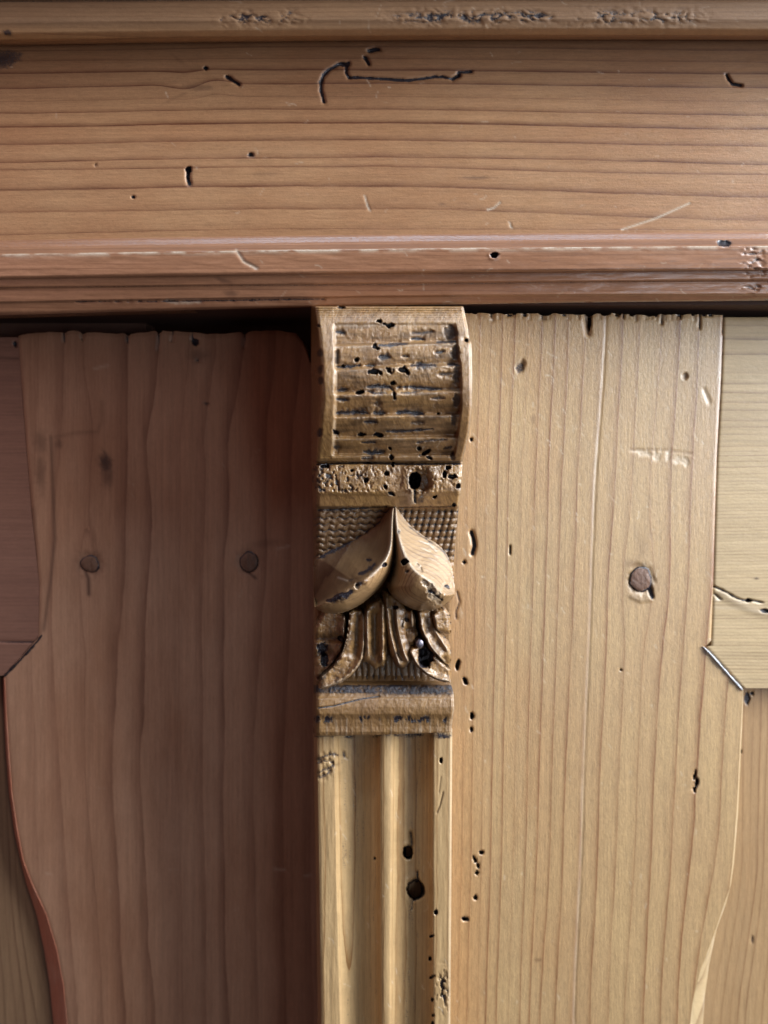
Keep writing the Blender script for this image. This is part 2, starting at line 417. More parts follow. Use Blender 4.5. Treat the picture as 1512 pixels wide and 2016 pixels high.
# ---- cornice: frieze board
def frieze():
    F = grid(axis(-6, 1518, 3, -500, 2000, 20), axis(72, 474, 2.5))
    X, Y = F.X, F.Y
    F.H[:] = 30 + 1.2 * (fbm(X / 300, Y / 60, 3) - 0.5) * 2
    tb = [[92, 101, 120, 145, 175, 200, 223, 251, 285, 321, 334, 375, 418, 462],
          [80, 93, 115, 138, 166, 190, 215, 243, 276, 312, 328, 367, 412, 450],
          [78, 92.5, 115, 138, 165, 190, 215, 242, 276, 310, 327, 367, 411, 450],
          [80, 100, 122, 146, 174, 200, 227, 255, 288, 325, 344, 389, 435, 452]]
    F.ring = lines_ring(F, [0, 500, 760, 1512], tb, 'x')
    warp = 0.5 * np.exp(-(((X - 395) / 60) ** 2 + ((Y - 170) / 26) ** 2)) * np.sin((X - 395) / 30)
    F.ring = F.ring + warp
    # black traced worm channel and its neighbours
    c = lambda a: [(560 + p[0] / 3.6, 60 + p[1] / 3.6) for p in a]
    F.stroke(c([(280, 505), (262, 440), (258, 370), (275, 320), (320, 275), (370, 250), (405, 232), (430, 238)]), 3.1, depth=5, dirt=1.25, rag=0.35)
    F.stroke(c([(400, 240), (440, 250), (456, 232), (440, 262), (438, 300), (455, 335)]), 3.0, depth=5, dirt=1.25, rag=0.3)
    F.stroke(c([(455, 335), (520, 335), (640, 340), (750, 348), (870, 355), (960, 345), (1060, 330), (1130, 330), (1190, 346), (1235, 325), (1235, 300), (1262, 297), (1325, 292)]), 2.6, depth=5, dirt=1.2, rag=0.35)
    F.stroke(c([(1190, 346), (1240, 318)]), 3.4, depth=5, dirt=1.1)
    F.stroke(c([(603, 146), (640, 142), (668, 135)]), 4.0, depth=8, dirt=1.3, rag=0.4)
    F.stroke(c([(572, 195), (590, 225), (598, 240)]), 3.6, depth=8, dirt=1.3, rag=0.3)
    F.dab(405, 134, 3.4, depth=10, dirt=1.2)
    F.stroke([(447, 152), (456, 157), (467, 163), (471, 166)], 3.4, depth=8, dirt=1.2, rag=0.5)
    F.dab(371, 334, 6, 5, depth=12, dirt=1.3); F.stroke([(371, 338), (370, 350), (373, 362)], 3.4, depth=10, dirt=1.3)
    F.dab(262, 388, 3.4, depth=9, dirt=1.2); F.dab(494, 305, 6, 4, depth=6, dirt=0.8, tone=0.6); F.dab(189, 325, 3, depth=3, dirt=0.3, tone=.5)
    F.stroke([(1430, 148), (1435, 158), (1442, 166), (1458, 168)], 2.8, depth=7, dirt=1.2, rag=0.3)
    # knot smear and dark stain in the corner
    F.dab(392, 172, 40, 9, 4, tone=0.55); F.dab(350, 190, 40, 5, -25, tone=0.35); F.dab(352, 118, 26, 7, 38, tone=0.5); F.dab(388, 150, 8, 14, 10, tone=.3)
    F.dab(0, 118, 46, 20, -12, tone=1.0, dirt=0.42, rag=.15); F.dab(1310, 168, 60, 5, 0, tone=.45); F.dab(1260, 150, 50, 3, 0, tone=.4)
    F.dab(940, 350, 34, 3, 0, tone=0.5); F.dab(520, 342, 30, 3, tone=.3); F.dab(870, 402, 6, 4, tone=.35); F.dab(1500, 110, 40, 8, 0, tone=.4)
    F.tone = np.maximum(F.tone, .36 * sstep(260, 120, Y + 40 * (fbm(X / 260, Y / 50, 19) - .5)))  # crown's shade over the upper third, put into the colour
    s = sstep(104, 84, Y); F.tone = np.maximum(F.tone, 0.55 * s * fbm(X / 120, Y / 6, 9))  # painted shadow and grime in a band close under the crown
    for k, (a, b) in enumerate([((1225, 452), (1358, 400)), ((1008, 448), (1003, 437)), ((960, 413), (985, 398)), ((718, 385), (728, 415))]):
        F.stroke([a, ((a[0] + b[0]) / 2, (a[1] + b[1]) / 2 + 4), b], 1.5, depth=1.5, pale=1.2)
    scratches(F, 30, (300, 1512), (250, 460), 4, 5, 20, pale=.55)
    scratches(F, 26, (0, 1512), (92, 250), 5, 6, 22)
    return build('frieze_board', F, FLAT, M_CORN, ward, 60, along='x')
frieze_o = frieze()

def profile(name, rows, xs3, mat, parent, plane, extra, sub=6, thick=60, along='x', xstep=3, ringstep=9.0):
    """a run of moulding: rows = (y at the left, the middle, the right, height)"""
    rows = np.array(rows, float)
    ks = []
    for i in range(len(rows) - 1):
        gap = max(abs(rows[i + 1, 1] - rows[i, 1]), abs(rows[i + 1, 3] - rows[i, 3]) * 0.5)
        n = max(2, int(gap / 2.0))
        ks += [i + j / n for j in range(n)]
    ks.append(len(rows) - 1); ks = np.array(ks)
    R = np.stack([np.interp(ks, np.arange(len(rows)), rows[:, c]) for c in range(4)], 1)
    xs = axis(-6, 1518, xstep, -500, 2000, 20)
    X = np.broadcast_to(xs[None], (len(ks), len(xs))).copy()
    # quadratic through the three traced stations
    Y = np.zeros_like(X)
    x0, x1, x2 = xs3; xc = np.clip(xs, -500, 2000)
    l0 = (xc - x1) * (xc - x2) / ((x0 - x1) * (x0 - x2)); l1 = (xc - x0) * (xc - x2) / ((x1 - x0) * (x1 - x2)); l2 = (xc - x0) * (xc - x1) / ((x2 - x0) * (x2 - x1))
    Y = R[:, :1] * l0 + R[:, 1:2] * l1 + R[:, 2:3] * l2
    F = Field(X, Y); F.H = np.broadcast_to(R[:, 3:4], X.shape).copy()
    F.ks = np.broadcast_to(ks[:, None], X.shape)
    F.ring = (Y + 0.55 * F.H) / ringstep + 0.9 * fbm(X / 500, Y / 200, 12)
    extra(F)
    return build(name, F, plane, mat, parent, thick, along=along)

def crown_extra(F):
    X, Y = F.X, F.Y
    band = np.exp(-((Y - 34) / 15) ** 2)
    env = np.maximum(sstep(400, 430, X) * sstep(640, 560, X), sstep(700, 860, X) * sstep(1440, 1300, X)) * 0.9
    wx = X + 26 * (fbm(X / 40, Y / 14, 21) - 0.5); wy = Y + 20 * (fbm(X / 30, Y / 20, 22) - 0.5)
    n1 = 1 - np.abs(2 * fbm(wx / 16, wy / 8, 23, 3) - 1) * 2.6
    n2 = fbm(X / 60, Y / 30, 31)
    f = np.clip(n1, 0, 1) ** 1.2 * band * env * sstep(0.36, 0.56, n2)
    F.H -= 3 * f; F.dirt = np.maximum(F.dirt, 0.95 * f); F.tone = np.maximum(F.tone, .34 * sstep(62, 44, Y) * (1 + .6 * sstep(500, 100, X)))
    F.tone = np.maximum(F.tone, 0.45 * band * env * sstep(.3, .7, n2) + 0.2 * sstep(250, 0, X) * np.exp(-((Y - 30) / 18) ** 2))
    F.dab(14, 64, 9, 6, tone=.9, dirt=.5)
    F.stroke([(-20, 3), (756, -1), (1530, -1)], 2, dirt=0.5, depth=3)
    F.warm = np.maximum(F.warm, 0.5 * sstep(50, 74, Y))
    scratches(F, 30, (400, 1512), (0, 70), 8, 6, 30, pale=.6)
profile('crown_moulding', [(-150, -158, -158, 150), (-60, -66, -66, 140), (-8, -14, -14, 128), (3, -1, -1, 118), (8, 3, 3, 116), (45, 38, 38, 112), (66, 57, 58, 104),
                           (78, 70, 70, 90), (86, 77, 76, 66), (90, 80.5, 79.5, 28)], (0, 756, 1512), M_CROWN, ward, FLAT, crown_extra)

def bed_extra(F):
    X, Y, k = F.X, F.Y, F.ks
    # uneven bevel, and a broken pale line on the fillet arris
    n = fbm(X / 16, Y / 5, 41)
    F.H += 0.45 * (n - 0.5) * np.exp(-((k - 1.7) / 0.7) ** 2)
    F.pale = np.maximum(F.pale, 1.1 * np.exp(-((k - 4.95) / 0.16) ** 2) * sstep(0.3, 0.6, fbm(X / 25, Y / 9, 42)))
    F.tone = np.maximum(F.tone, 0.45 * ((k > 3.05) & (k < 3.9)) * (0.6 + 0.4 * sstep(1000, 1500, X)))
    sc = sstep(450, 620, X) * sstep(1260, 980, X) * ((k > 4.1) & (k < 5.0))
    F.pale = np.maximum(F.pale, 0.8 * sc * sstep(0.52, 0.66, fbm(X / 22, Y / 8, 43)))
    F.dab(973, 502, 7, 5.5, -15, depth=16, dirt=1.3, rim=1.5)
    F.stroke([(466, 494), (480, 515), (505, 528)], 3, depth=2, pale=.9)
    F.dab(1425, 479, 14, 6, depth=5, dirt=.95)
    e = sstep(1380, 1500, X) * (k > 5) * sstep(.5, .66, fbm(X / 12, Y / 5, 44, 2)) * sstep(0.4, 0.6, fbm(X / 40, Y / 30, 47))
    F.dirt = np.maximum(F.dirt, 0.55 * e); F.H -= 3 * e
    F.stroke([(-10, 566), (756, 560), (1520, 551)], 1.6, dirt=.45, depth=2)
    F.stroke([(150, 594), (400, 592), (640, 589)], 1.8, dirt=.7, depth=4, rag=.8)
    F.dab(440, 552, 20, 5, 20, tone=.5); F.dab(455, 578, 14, 8, 0, tone=.5)
    F.stroke([(330, 592), (345, 597), (395, 595)], 2.2, pale=.9, depth=2, rag=.6)
    F.H += 1.2 * (fbm(X / 60, Y / 8, 45) - .5) * 2 * sstep(3, 4.2, k)
    scratches(F, 34, (480, 1512), (495, 600), 9, 6, 30, pale=.8)
profile('bed_moulding', [(472, 460.5, 456, 27), (475.5, 464, 458.5, 34), (488.5, 477, 471, 40), (490.5, 479, 472.5, 45), (498.5, 489, 482.5, 54), (501, 490.5, 484.5, 59.5),
                         (544, 533, 528, 60), (547.5, 537, 531, 57), (550, 540, 533, 44), (566, 556, 551, 42), (569, 560, 554, 33), (594, 582, 579, 30), (597, 585, 582, 22),
                         (615, 598, 588, 16), (621, 602, 592, 6), (621.5, 602.5, 592.5, -90)], (0, 756, 1512), M_MOULD, ward, FLAT, bed_extra, thick=30)

# ---- carcass seen in the gap above the doors
F = grid(axis(-300, 290, 12), axis(596, 700, 8)); F.H[:] = -250; F.ring = F.Y / 12
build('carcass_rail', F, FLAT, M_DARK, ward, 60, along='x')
F = grid(axis(-2600, 4000, 80), axis(-1600, 3900, 80)); F.H[:] = -900; F.ring = F.X / 40
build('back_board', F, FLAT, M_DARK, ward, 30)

def board(name, lo, hi):
    lo = np.array(lo); hi = np.array(hi); c = (lo + hi) / 2
    vs = [(x, y, z) for x in (lo[0], hi[0]) for y in (lo[1], hi[1]) for z in (lo[2], hi[2])]
    me = bpy.data.meshes.new(name)
    me.from_pydata([tuple(np.array(v) - c) for v in vs], [], [(0, 1, 3, 2), (4, 6, 7, 5), (0, 4, 5, 1), (2, 3, 7, 6), (0, 2, 6, 4), (1, 5, 7, 3)])
    me.materials.append(M_DARK); o = bpy.data.objects.new(name, me); scene.collection.objects.link(o)
    o.parent = ward; o.location = c - WORLD_LOC['wardrobe']
zt = FLAT.at(756, 600, -32)[2]
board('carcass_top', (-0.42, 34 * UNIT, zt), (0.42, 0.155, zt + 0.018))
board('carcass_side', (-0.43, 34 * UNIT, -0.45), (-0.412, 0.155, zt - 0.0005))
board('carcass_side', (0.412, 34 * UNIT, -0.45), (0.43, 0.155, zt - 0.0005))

# ------------------------------------------------------------------ right door
door_r = holder('door', OPEN.at(1060, 1500, 0), ward)
door_r['label'] = 'right door, standing slightly open and lit by the window'
R_EDGE = [(560, 1424), (620, 1424), (750, 1419), (900, 1411), (1000, 1408), (1150, 1404), (1276, 1399)]    # stile against the rail
R_IN = [(1355, 1462), (1420, 1459), (1500, 1455), (1600, 1450), (1700, 1442), (1750, 1436), (1800, 1419), (1850, 1402), (1910, 1379), (1975, 1363), (2040, 1356), (3200, 1352)]
R_OUT = [(1355, 1464), (1420, 1461.5), (1500, 1457.5), (1600, 1453), (1700, 1445), (1740, 1439), (1780, 1429), (1830, 1411), (1900, 1396), (1960, 1388), (2040, 1382), (3200, 1378)]

def right_stile():
    us = np.linspace(0, 1, 300); base_y = np.concatenate([np.linspace(617, 640, 13), np.arange(643, 1272, 3.2), np.linspace(1273, 1360, 40), np.arange(1363, 2024, 3.2), np.linspace(2040, 3200, 8)])
    Y = np.broadcast_to(base_y[:, None], (len(base_y), len(us))).copy()
    ye = np.array([p[0] for p in R_EDGE] + [1355] + [p[0] for p in R_IN[1:]]); xe = np.array([p[1] for p in R_EDGE] + [1462] + [p[1] for p in R_IN[1:]])
    # the mitre from (1388,1273) to (1462,1355)
    xr = np.interp(base_y, ye, xe)
    m = (base_y >= 1273) & (base_y <= 1356); xr[m] = 1388 + (base_y[m] - 1273) * (74 / 82.0)
    m = (base_y > 1262) & (base_y < 1273); xr[m] = np.interp(base_y[m], [1262, 1273], [1400, 1388])
    X = 660 + (xr[:, None] - 660) * us[None]
    # ragged top
    xn = X[0]
    rag = 3.0 * (fbm(xn / 14, xn * 0, 51) - 0.5) * 2 + 3 * sstep(.62, .75, vnoise(xn / 11, xn * 0, 52)) + 7 * np.exp(-((xn - 1161) / 5) ** 2) + 0.006 * (xn - 900)
    wy = sstep(660, 617, base_y)[:, None]
    Y = Y + rag[None] * wy
    F = Field(X, Y)
    keys = [625, 997, 1618, 2005]
    tb = [[924, 947, 968, 990, 1015, 1041, 1068, 1094, 1120, 1154, 1191, 1227, 1260, 1304, 1340, 1377, 1425, 1470],
          [920, 938, 957, 980, 1001, 1026, 1053, 1079, 1104, 1136, 1168, 1210, 1244, 1277, 1319, 1359, 1412, 1455],
          [911, 929, 949, 968, 990, 1012, 1037, 1060, 1085, 1110, 1145, 1179, 1216, 1252, 1285, 1325, 1367, 1417],
          [901, 920, 941, 957, 978, 1001, 1024, 1043, 1064, 1093, 1129, 1162, 1198, 1229, 1267, 1300, 1334, 1361]]
    Xs = F.X.copy(); F.X = F.X + knot_warp(F, 1262, 1140, 60, 16)
    F.ring = lines_ring(F, keys, tb)
    F.X = Xs
    X, Y = F.X, F.Y
    F.H = 0.6 * (fbm(X / 120, Y / 400, 53) - 0.5) * 2 - 1.0 * np.exp(-(((Y - 617 - rag[None]) / 3.5)) ** 2)
    # rail side arris
    e = xr[:, None] - X
    F.H -= 2.5 * np.exp(-(e / 2.0) ** 2) * (Y < 1260)
    F.warm = np.maximum(F.warm, .42 * sstep(985, 905, X) * sstep(780, 900, Y) + .25 * sstep(1010, 930, X))
    F.warm = np.maximum(F.warm, .3 * sstep(.45, .7, fbm(X / 60, Y / 300, 57)) * sstep(1250, 1000, X))
    # pale split line (ring 10)
    F.pale = np.maximum(F.pale, 0.5 * np.exp(-((F.ring - 10.0) / 0.07) ** 2) * (0.5 + 0.5 * vnoise(Y / 40, Y * 0, 54)))
    F.H -= 1.5 * np.exp(-((F.ring - 10.06) / 0.05) ** 2)
    # split, notches and broken fibres at the top edge
    F.stroke([(1152, 616), (1154, 630), (1158, 656)], 4.5, depth=9, pale=.6)
    F.dab(1160, 634, 4, 18, depth=14, dirt=.8, tone=.6)
    for x, l in ((1068, 12), (968, 8), (1303, 22), (1378, 30), (1424, 40), (1000, 6), (1228, 10), (1340, 10)):
        F.stroke([(x, 614), (x - .6, 616 + l)], 1.8, depth=6, dirt=.75, pale=.2)
    for x in np.random.default_rng(3).uniform(925, 1420, 44):
        r = vnoise(np.array([x / 3.0]), np.array([1.0]), 55)[0]
        if r > .45: F.stroke([(x, 616), (x + 2 * (r - .5), 620 + 12 * r)], 1.2 + 1.6 * r, depth=1.8, pale=.7 * r)
        if r < .25: F.dab(x, 621, 4, 2.5, depth=4, dirt=.7)
    for (x, y, rx, ry, a) in [(928, 866, 3, 3, 0), (914, 1107, 3.4, 3.4, 0), (1004, 1083, 2, 9, 4), (901, 1309, 4, 10.5, 10), (916, 1341, 4, 8, -22), (929, 1410, 4, 6.5, 5),
                              (928, 1436, 3.4, 4, 0), (948, 1678, 5, 3.6, 0), (935, 1692, 2.8, 8, -28), (941, 1704, 3, 5, -10), (939, 1718, 3.2, 4, 0), (936, 1767, 3.8, 4.6, 0), (916, 1809, 7.5, 3.8, 10),
                              (1371, 1541, 3, 10, 6), (1368, 1525, 1.8, 10, 14), (1222, 1319, 2.2, 2, 0), (1367, 1555, 2, 6, -10)]:
        F.dab(x, y, rx, ry, a, depth=16, dirt=1.2, rag=.1)
    F.stroke([(928, 1048), (932, 1060), (934, 1074), (930, 1090)], 3.6, depth=12, dirt=1.3)
    F.dab(1023, 724, 8, 10, 20, depth=4, dirt=.5, tone=.8); F.dab(1030, 715, 5, 7, depth=3, tone=.7); F.dab(1349, 741, 6, 6, depth=4, tone=.6, pale=.3, rim=.4); F.dab(1060, 1890, 8, 4, tone=.5, dirt=.2)
    F.dab(1050, 825, 5, 9, tone=.4)
    # planed scuff
    for x, y, w, h in ((1268, 893, 16, 7), (1292, 900, 7, 12), (1315, 898, 6, 14), (1335, 905, 7, 9), (1350, 908, 8, 10), (1250, 889, 8, 3)):
        F.dab(x, y, w * .9, h * .8, 15, depth=1.2, pale=.55, rag=.5)
    F.stroke([(1240, 885), (1300, 886), (1362, 893)], 1.8, depth=1.2, tone=.3)
    F.stroke([(1386, 768), (1396, 792)], 4, pale=.6, depth=2)
    F.stroke([(900, 1165), (905, 1185), (897, 1205), (899, 1218)], 1.8, depth=3, dirt=.55, tone=.7)
    # knot seat
    F.dab(1262, 1142, 27, 33, 0, depth=3, tone=.55, rag=.12); F.dab(1246, 1112, 18, 9, 10, tone=.45)
    F.stroke([(1267, 1110), (1278, 1128), (1286, 1150)], 3, pale=.5, depth=-1); F.dab(1262, 1176, 22, 10, 10, pale=.12, depth=-2, tone=.3); F.dab(1282, 1168, 5, 12, -10, depth=5, dirt=.8)
    F.tone = np.maximum(F.tone, .28 * np.exp(-(((X - 1262) / 9) ** 2 + ((Y - 1076) / 34) ** 2)))
    scratches(F, 120, (905, 1420), (640, 1300), 11, 5, 26, ang=70)
    scratches(F, 50, (890, 1400), (1300, 2010), 12, 4, 18, ang=70)
    scratches(F, 50, (925, 1160), (640, 880), 13, 8, 30, ang=60)
    return build('stile', F, OPEN, M_RIGHT, door_r, 120)
stile_r = right_stile()

def knot(x, y, rx, ry, ang, plane, parent, h0=-1.5, tail=None):
    F = grid(np.arange(x - rx * 1.6, x + rx * 1.6, 1.5), np.arange(y - ry * 1.6, y + ry * 1.6, 1.5))
    c, s = math.cos(math.radians(ang)), math.sin(math.radians(ang))
    u = ((F.X - x) * c + (F.Y - y) * s) / rx; v = (-(F.X - x) * s + (F.Y - y) * c) / ry
    r = np.hypot(u, v) * (1 + .20 * (fbm(F.X / 14, F.Y / 14, int(x)) - .5) * 2)
    F.H = h0 + 2.2 * (1 - np.clip(r, 0, 1) ** 4) - 4 * sstep(.88, 1.1, r) + 1.6 * (fbm(F.X / 5, F.Y / 5, 3) - .5)
    F.ring = r * 3.2; F.dirt = .95 * np.exp(-((r - 1.0) / .13) ** 2)
    return build('knot', F, plane, M_KNOT, parent, 10, mask=r < 1.12)
knot(1262, 1142, 22, 26, 0, OPEN, stile_r, h0=0.5)

def right_rail():
    ys = np.arange(625, 1356, 1.6)
    us = np.linspace(0, 1, 90)
    xl = np.interp(ys, [620, 750, 900, 1000, 1150, 1272], [1424.5, 1419.5, 1411.5, 1408.5, 1404.5, 1400])
    m = ys > 1272; xl[m] = 1391 + (ys[m] - 1274) * (73 / 80.0)
    X = np.where(us[None] < .45, xl[:, None] + (1530 - xl[:, None]) * us[None] / .45, 1530 + 500 * (us[None] - .45) / .55)
    Y = np.broadcast_to(ys[:, None], X.shape).copy()
    F = Field(X, Y)
    yk = np.array([560, 600, 640, 668, 698, 734, 756, 774, 793, 808, 829, 841, 856, 868, 880, 889, 898, 909, 921])
    yk = np.concatenate([yk, 921 + 6.6 * np.arange(1, 70)])
    lift = (X - 1420) * 0.02 * np.sin(Y / 130)
    F.ring = np.interp(Y + lift + 1.5 * (fbm(X / 40, Y / 12, 61) - .5), yk, np.arange(len(yk)))
    F.H = -3 + 0.7 * (fbm(X / 90, Y / 20, 62) - .5) - 1.5 * np.exp(-((Y - 625) / 3) ** 2)
    # sloping branch scar
    F.stroke([(1404, 1154), (1430, 1166), (1450, 1178), (1462, 1182), (1480, 1182), (1500, 1186)], 1.9, depth=5, dirt=.85, rag=.5)
    F.stroke([(1420, 1170), (1445, 1186), (1475, 1200), (1500, 1207), (1530, 1210)], 8, depth=-1.2, tone=.38)
    F.stroke([(1407, 1170), (1418, 1180)], 2, depth=4, dirt=.7); F.dab(1412, 1180, 7, 4, 0, pale=.5)
    F.dab(1472, 1182, 5, 4, depth=7, dirt=1); F.dab(1506, 1203, 9, 4, 12, depth=6, dirt=.9)
    F.dab(1489, 1139, 6, 2, tone=.9, dirt=.4); F.stroke([(1404, 1196), (1450, 1198), (1512, 1206)], 3, pale=.2)
    e = X - xl[:, None]
    F.H -= 2 * np.exp(-(e / 2) ** 2)
    F.dirt = np.maximum(F.dirt, .5 * np.exp(-(e / 1.6) ** 2) * (Y < 900) * sstep(.4, .6, vnoise(Y / 9, Y * 0, 3)))
    return build('rail', F, OPEN, M_RAIL, door_r, 110, along='x')
right_rail()

# glue line along the mitre
def strip(name, pts, w, h, plane, mat, parent, pale=0.0, dirt=0.0, seed=0):
    pts = smooth_poly(pts, 2); n = 90
    d = np.concatenate([[0], np.cumsum(np.hypot(*np.diff(pts, axis=0).T))]); t = np.linspace(0, d[-1], n)
    cx = np.interp(t, d, pts[:, 0]); cy = np.interp(t, d, pts[:, 1])
    tx = np.gradient(cx); ty = np.gradient(cy); l = np.hypot(tx, ty); nx_, ny_ = -ty / l, tx / l
    vs = np.linspace(-1, 1, 9)
    ww = w * (0.75 + .5 * vnoise(t / 7, t * 0, seed)) * np.clip(np.minimum(t, d[-1] - t) / 4 + .3, 0, 1)
    X = cx[:, None] + nx_[:, None] * vs[None] * ww[:, None]; Y = cy[:, None] + ny_[:, None] * vs[None] * ww[:, None]
    F = Field(X, Y); F.H = h * np.sqrt(np.clip(1 - vs[None] ** 2, 0, 1)) * (0.6 + .8 * vnoise(t / 6, t * 0, seed + 1))[:, None] - 1.0
    F.pale[:] = pale; F.dirt[:] = dirt
    return build(name, F, plane, mat, parent, 6)
M_GLUE = wood('hardened_glue', (0.40, 0.40, 0.42), (0.25, 0.24, 0.25), line=0.1, rough=0.22, coat=0.8, fibre=.1)
strip('glue_line', [(1385, 1274), (1402, 1291), (1428, 1321), (1462, 1359)], 2.6, 5.5, OPEN, M_GLUE, door_r, seed=4)

def moulded_edge(plane, parent, inn, out, y0, y1, h0, h1, mat, name='chamfer'):
    ys = np.arange(y0, y1, 3.0); us = np.linspace(0, 1, 12)
    a = np.interp(ys, [p[0] for p in inn], [p[1] for p in inn]); b = np.interp(ys, [p[0] for p in out], [p[1] for p in out])
    k = np.ones(9) / 9
    X = a[:, None] + (b - a)[:, None] * us[None]; Y = np.broadcast_to(ys[:, None], X.shape).copy()
    F = Field(X, Y); F.H = h0 + (h1 - h0) * (us[None] ** 1.2) + 0 * X
    F.ring = (X + F.H) / 16 + .5 * fbm(X / 90, Y / 300, 71)
    F.pale = .25 * np.ones(X.shape) * sstep(.5, .8, fbm(X / 9, Y / 60, 72))
    return F, build(name, F, plane, mat, parent, 10)
moulded_edge(OPEN, door_r, R_IN, R_OUT, 1357, 3200, 0, -32, M_RAIL)

def right_panel():
    ys = np.concatenate([np.arange(1349, 2024, 3.0), np.linspace(2040, 3200, 8)]); us = np.linspace(0, 1, 70)
    xl = np.interp(ys, [p[0] for p in R_OUT], [p[1] for p in R_OUT]) - 3
    X = np.where(us[None] < .75, xl[:, None] + (1530 - xl[:, None]) * us[None] / .75, 1530 + 450 * (us[None] - .75) / .25)
    Y = np.broadcast_to(ys[:, None], X.shape).copy(); F = Field(X, Y)
    F.ring = lines_ring(F, [1360, 1700, 2016], [[1450, 1466, 1484, 1500, 1514, 1528, 1541, 1556, 1570], [1446, 1462, 1476, 1492, 1504, 1518, 1530, 1545, 1560], [1400, 1420, 1437, 1452, 1468, 1484, 1500, 1514, 1530]])
    F.H = -32 + .8 * (fbm(X / 50, Y / 300, 73) - .5)
    F.dab(1471, 1374, 6, 14, 0, depth=3, dirt=.7, tone=.8); F.dab(1480, 1365, 4, 4, depth=4, dirt=.8); F.dab(1458, 1480, 3, 4, depth=4, dirt=.8); F.dab(1481, 1850, 3, 9, depth=2, dirt=.4, tone=.6)
    F.tone = np.maximum(F.tone, .5 * sstep(1420, 1355, Y) * fbm(X / 30, Y / 40, 5))
    return build('panel', F, OPEN, M_PANEL, door_r, 40)
right_panel()

# ------------------------------------------------------------------ left door
door_l = holder('door', SHUT.at(300, 1500, 0), ward)
door_l['label'] = 'left door, shut, further back and in shade'
L_IN = [(1330, 8), (1400, 11), (1480, 16), (1560, 22), (1640, 34), (1695, 45), (1740, 62), (1800, 90), (1870, 111), (1940, 124), (2030, 133), (3200, 138)]
L_OUT = [(1330, 6), (1400, 8), (1480, 12), (1560, 18), (1640, 29), (1695, 41), (1740, 52), (1800, 72), (1870, 87), (1940, 98), (2030, 107), (3200, 110)]

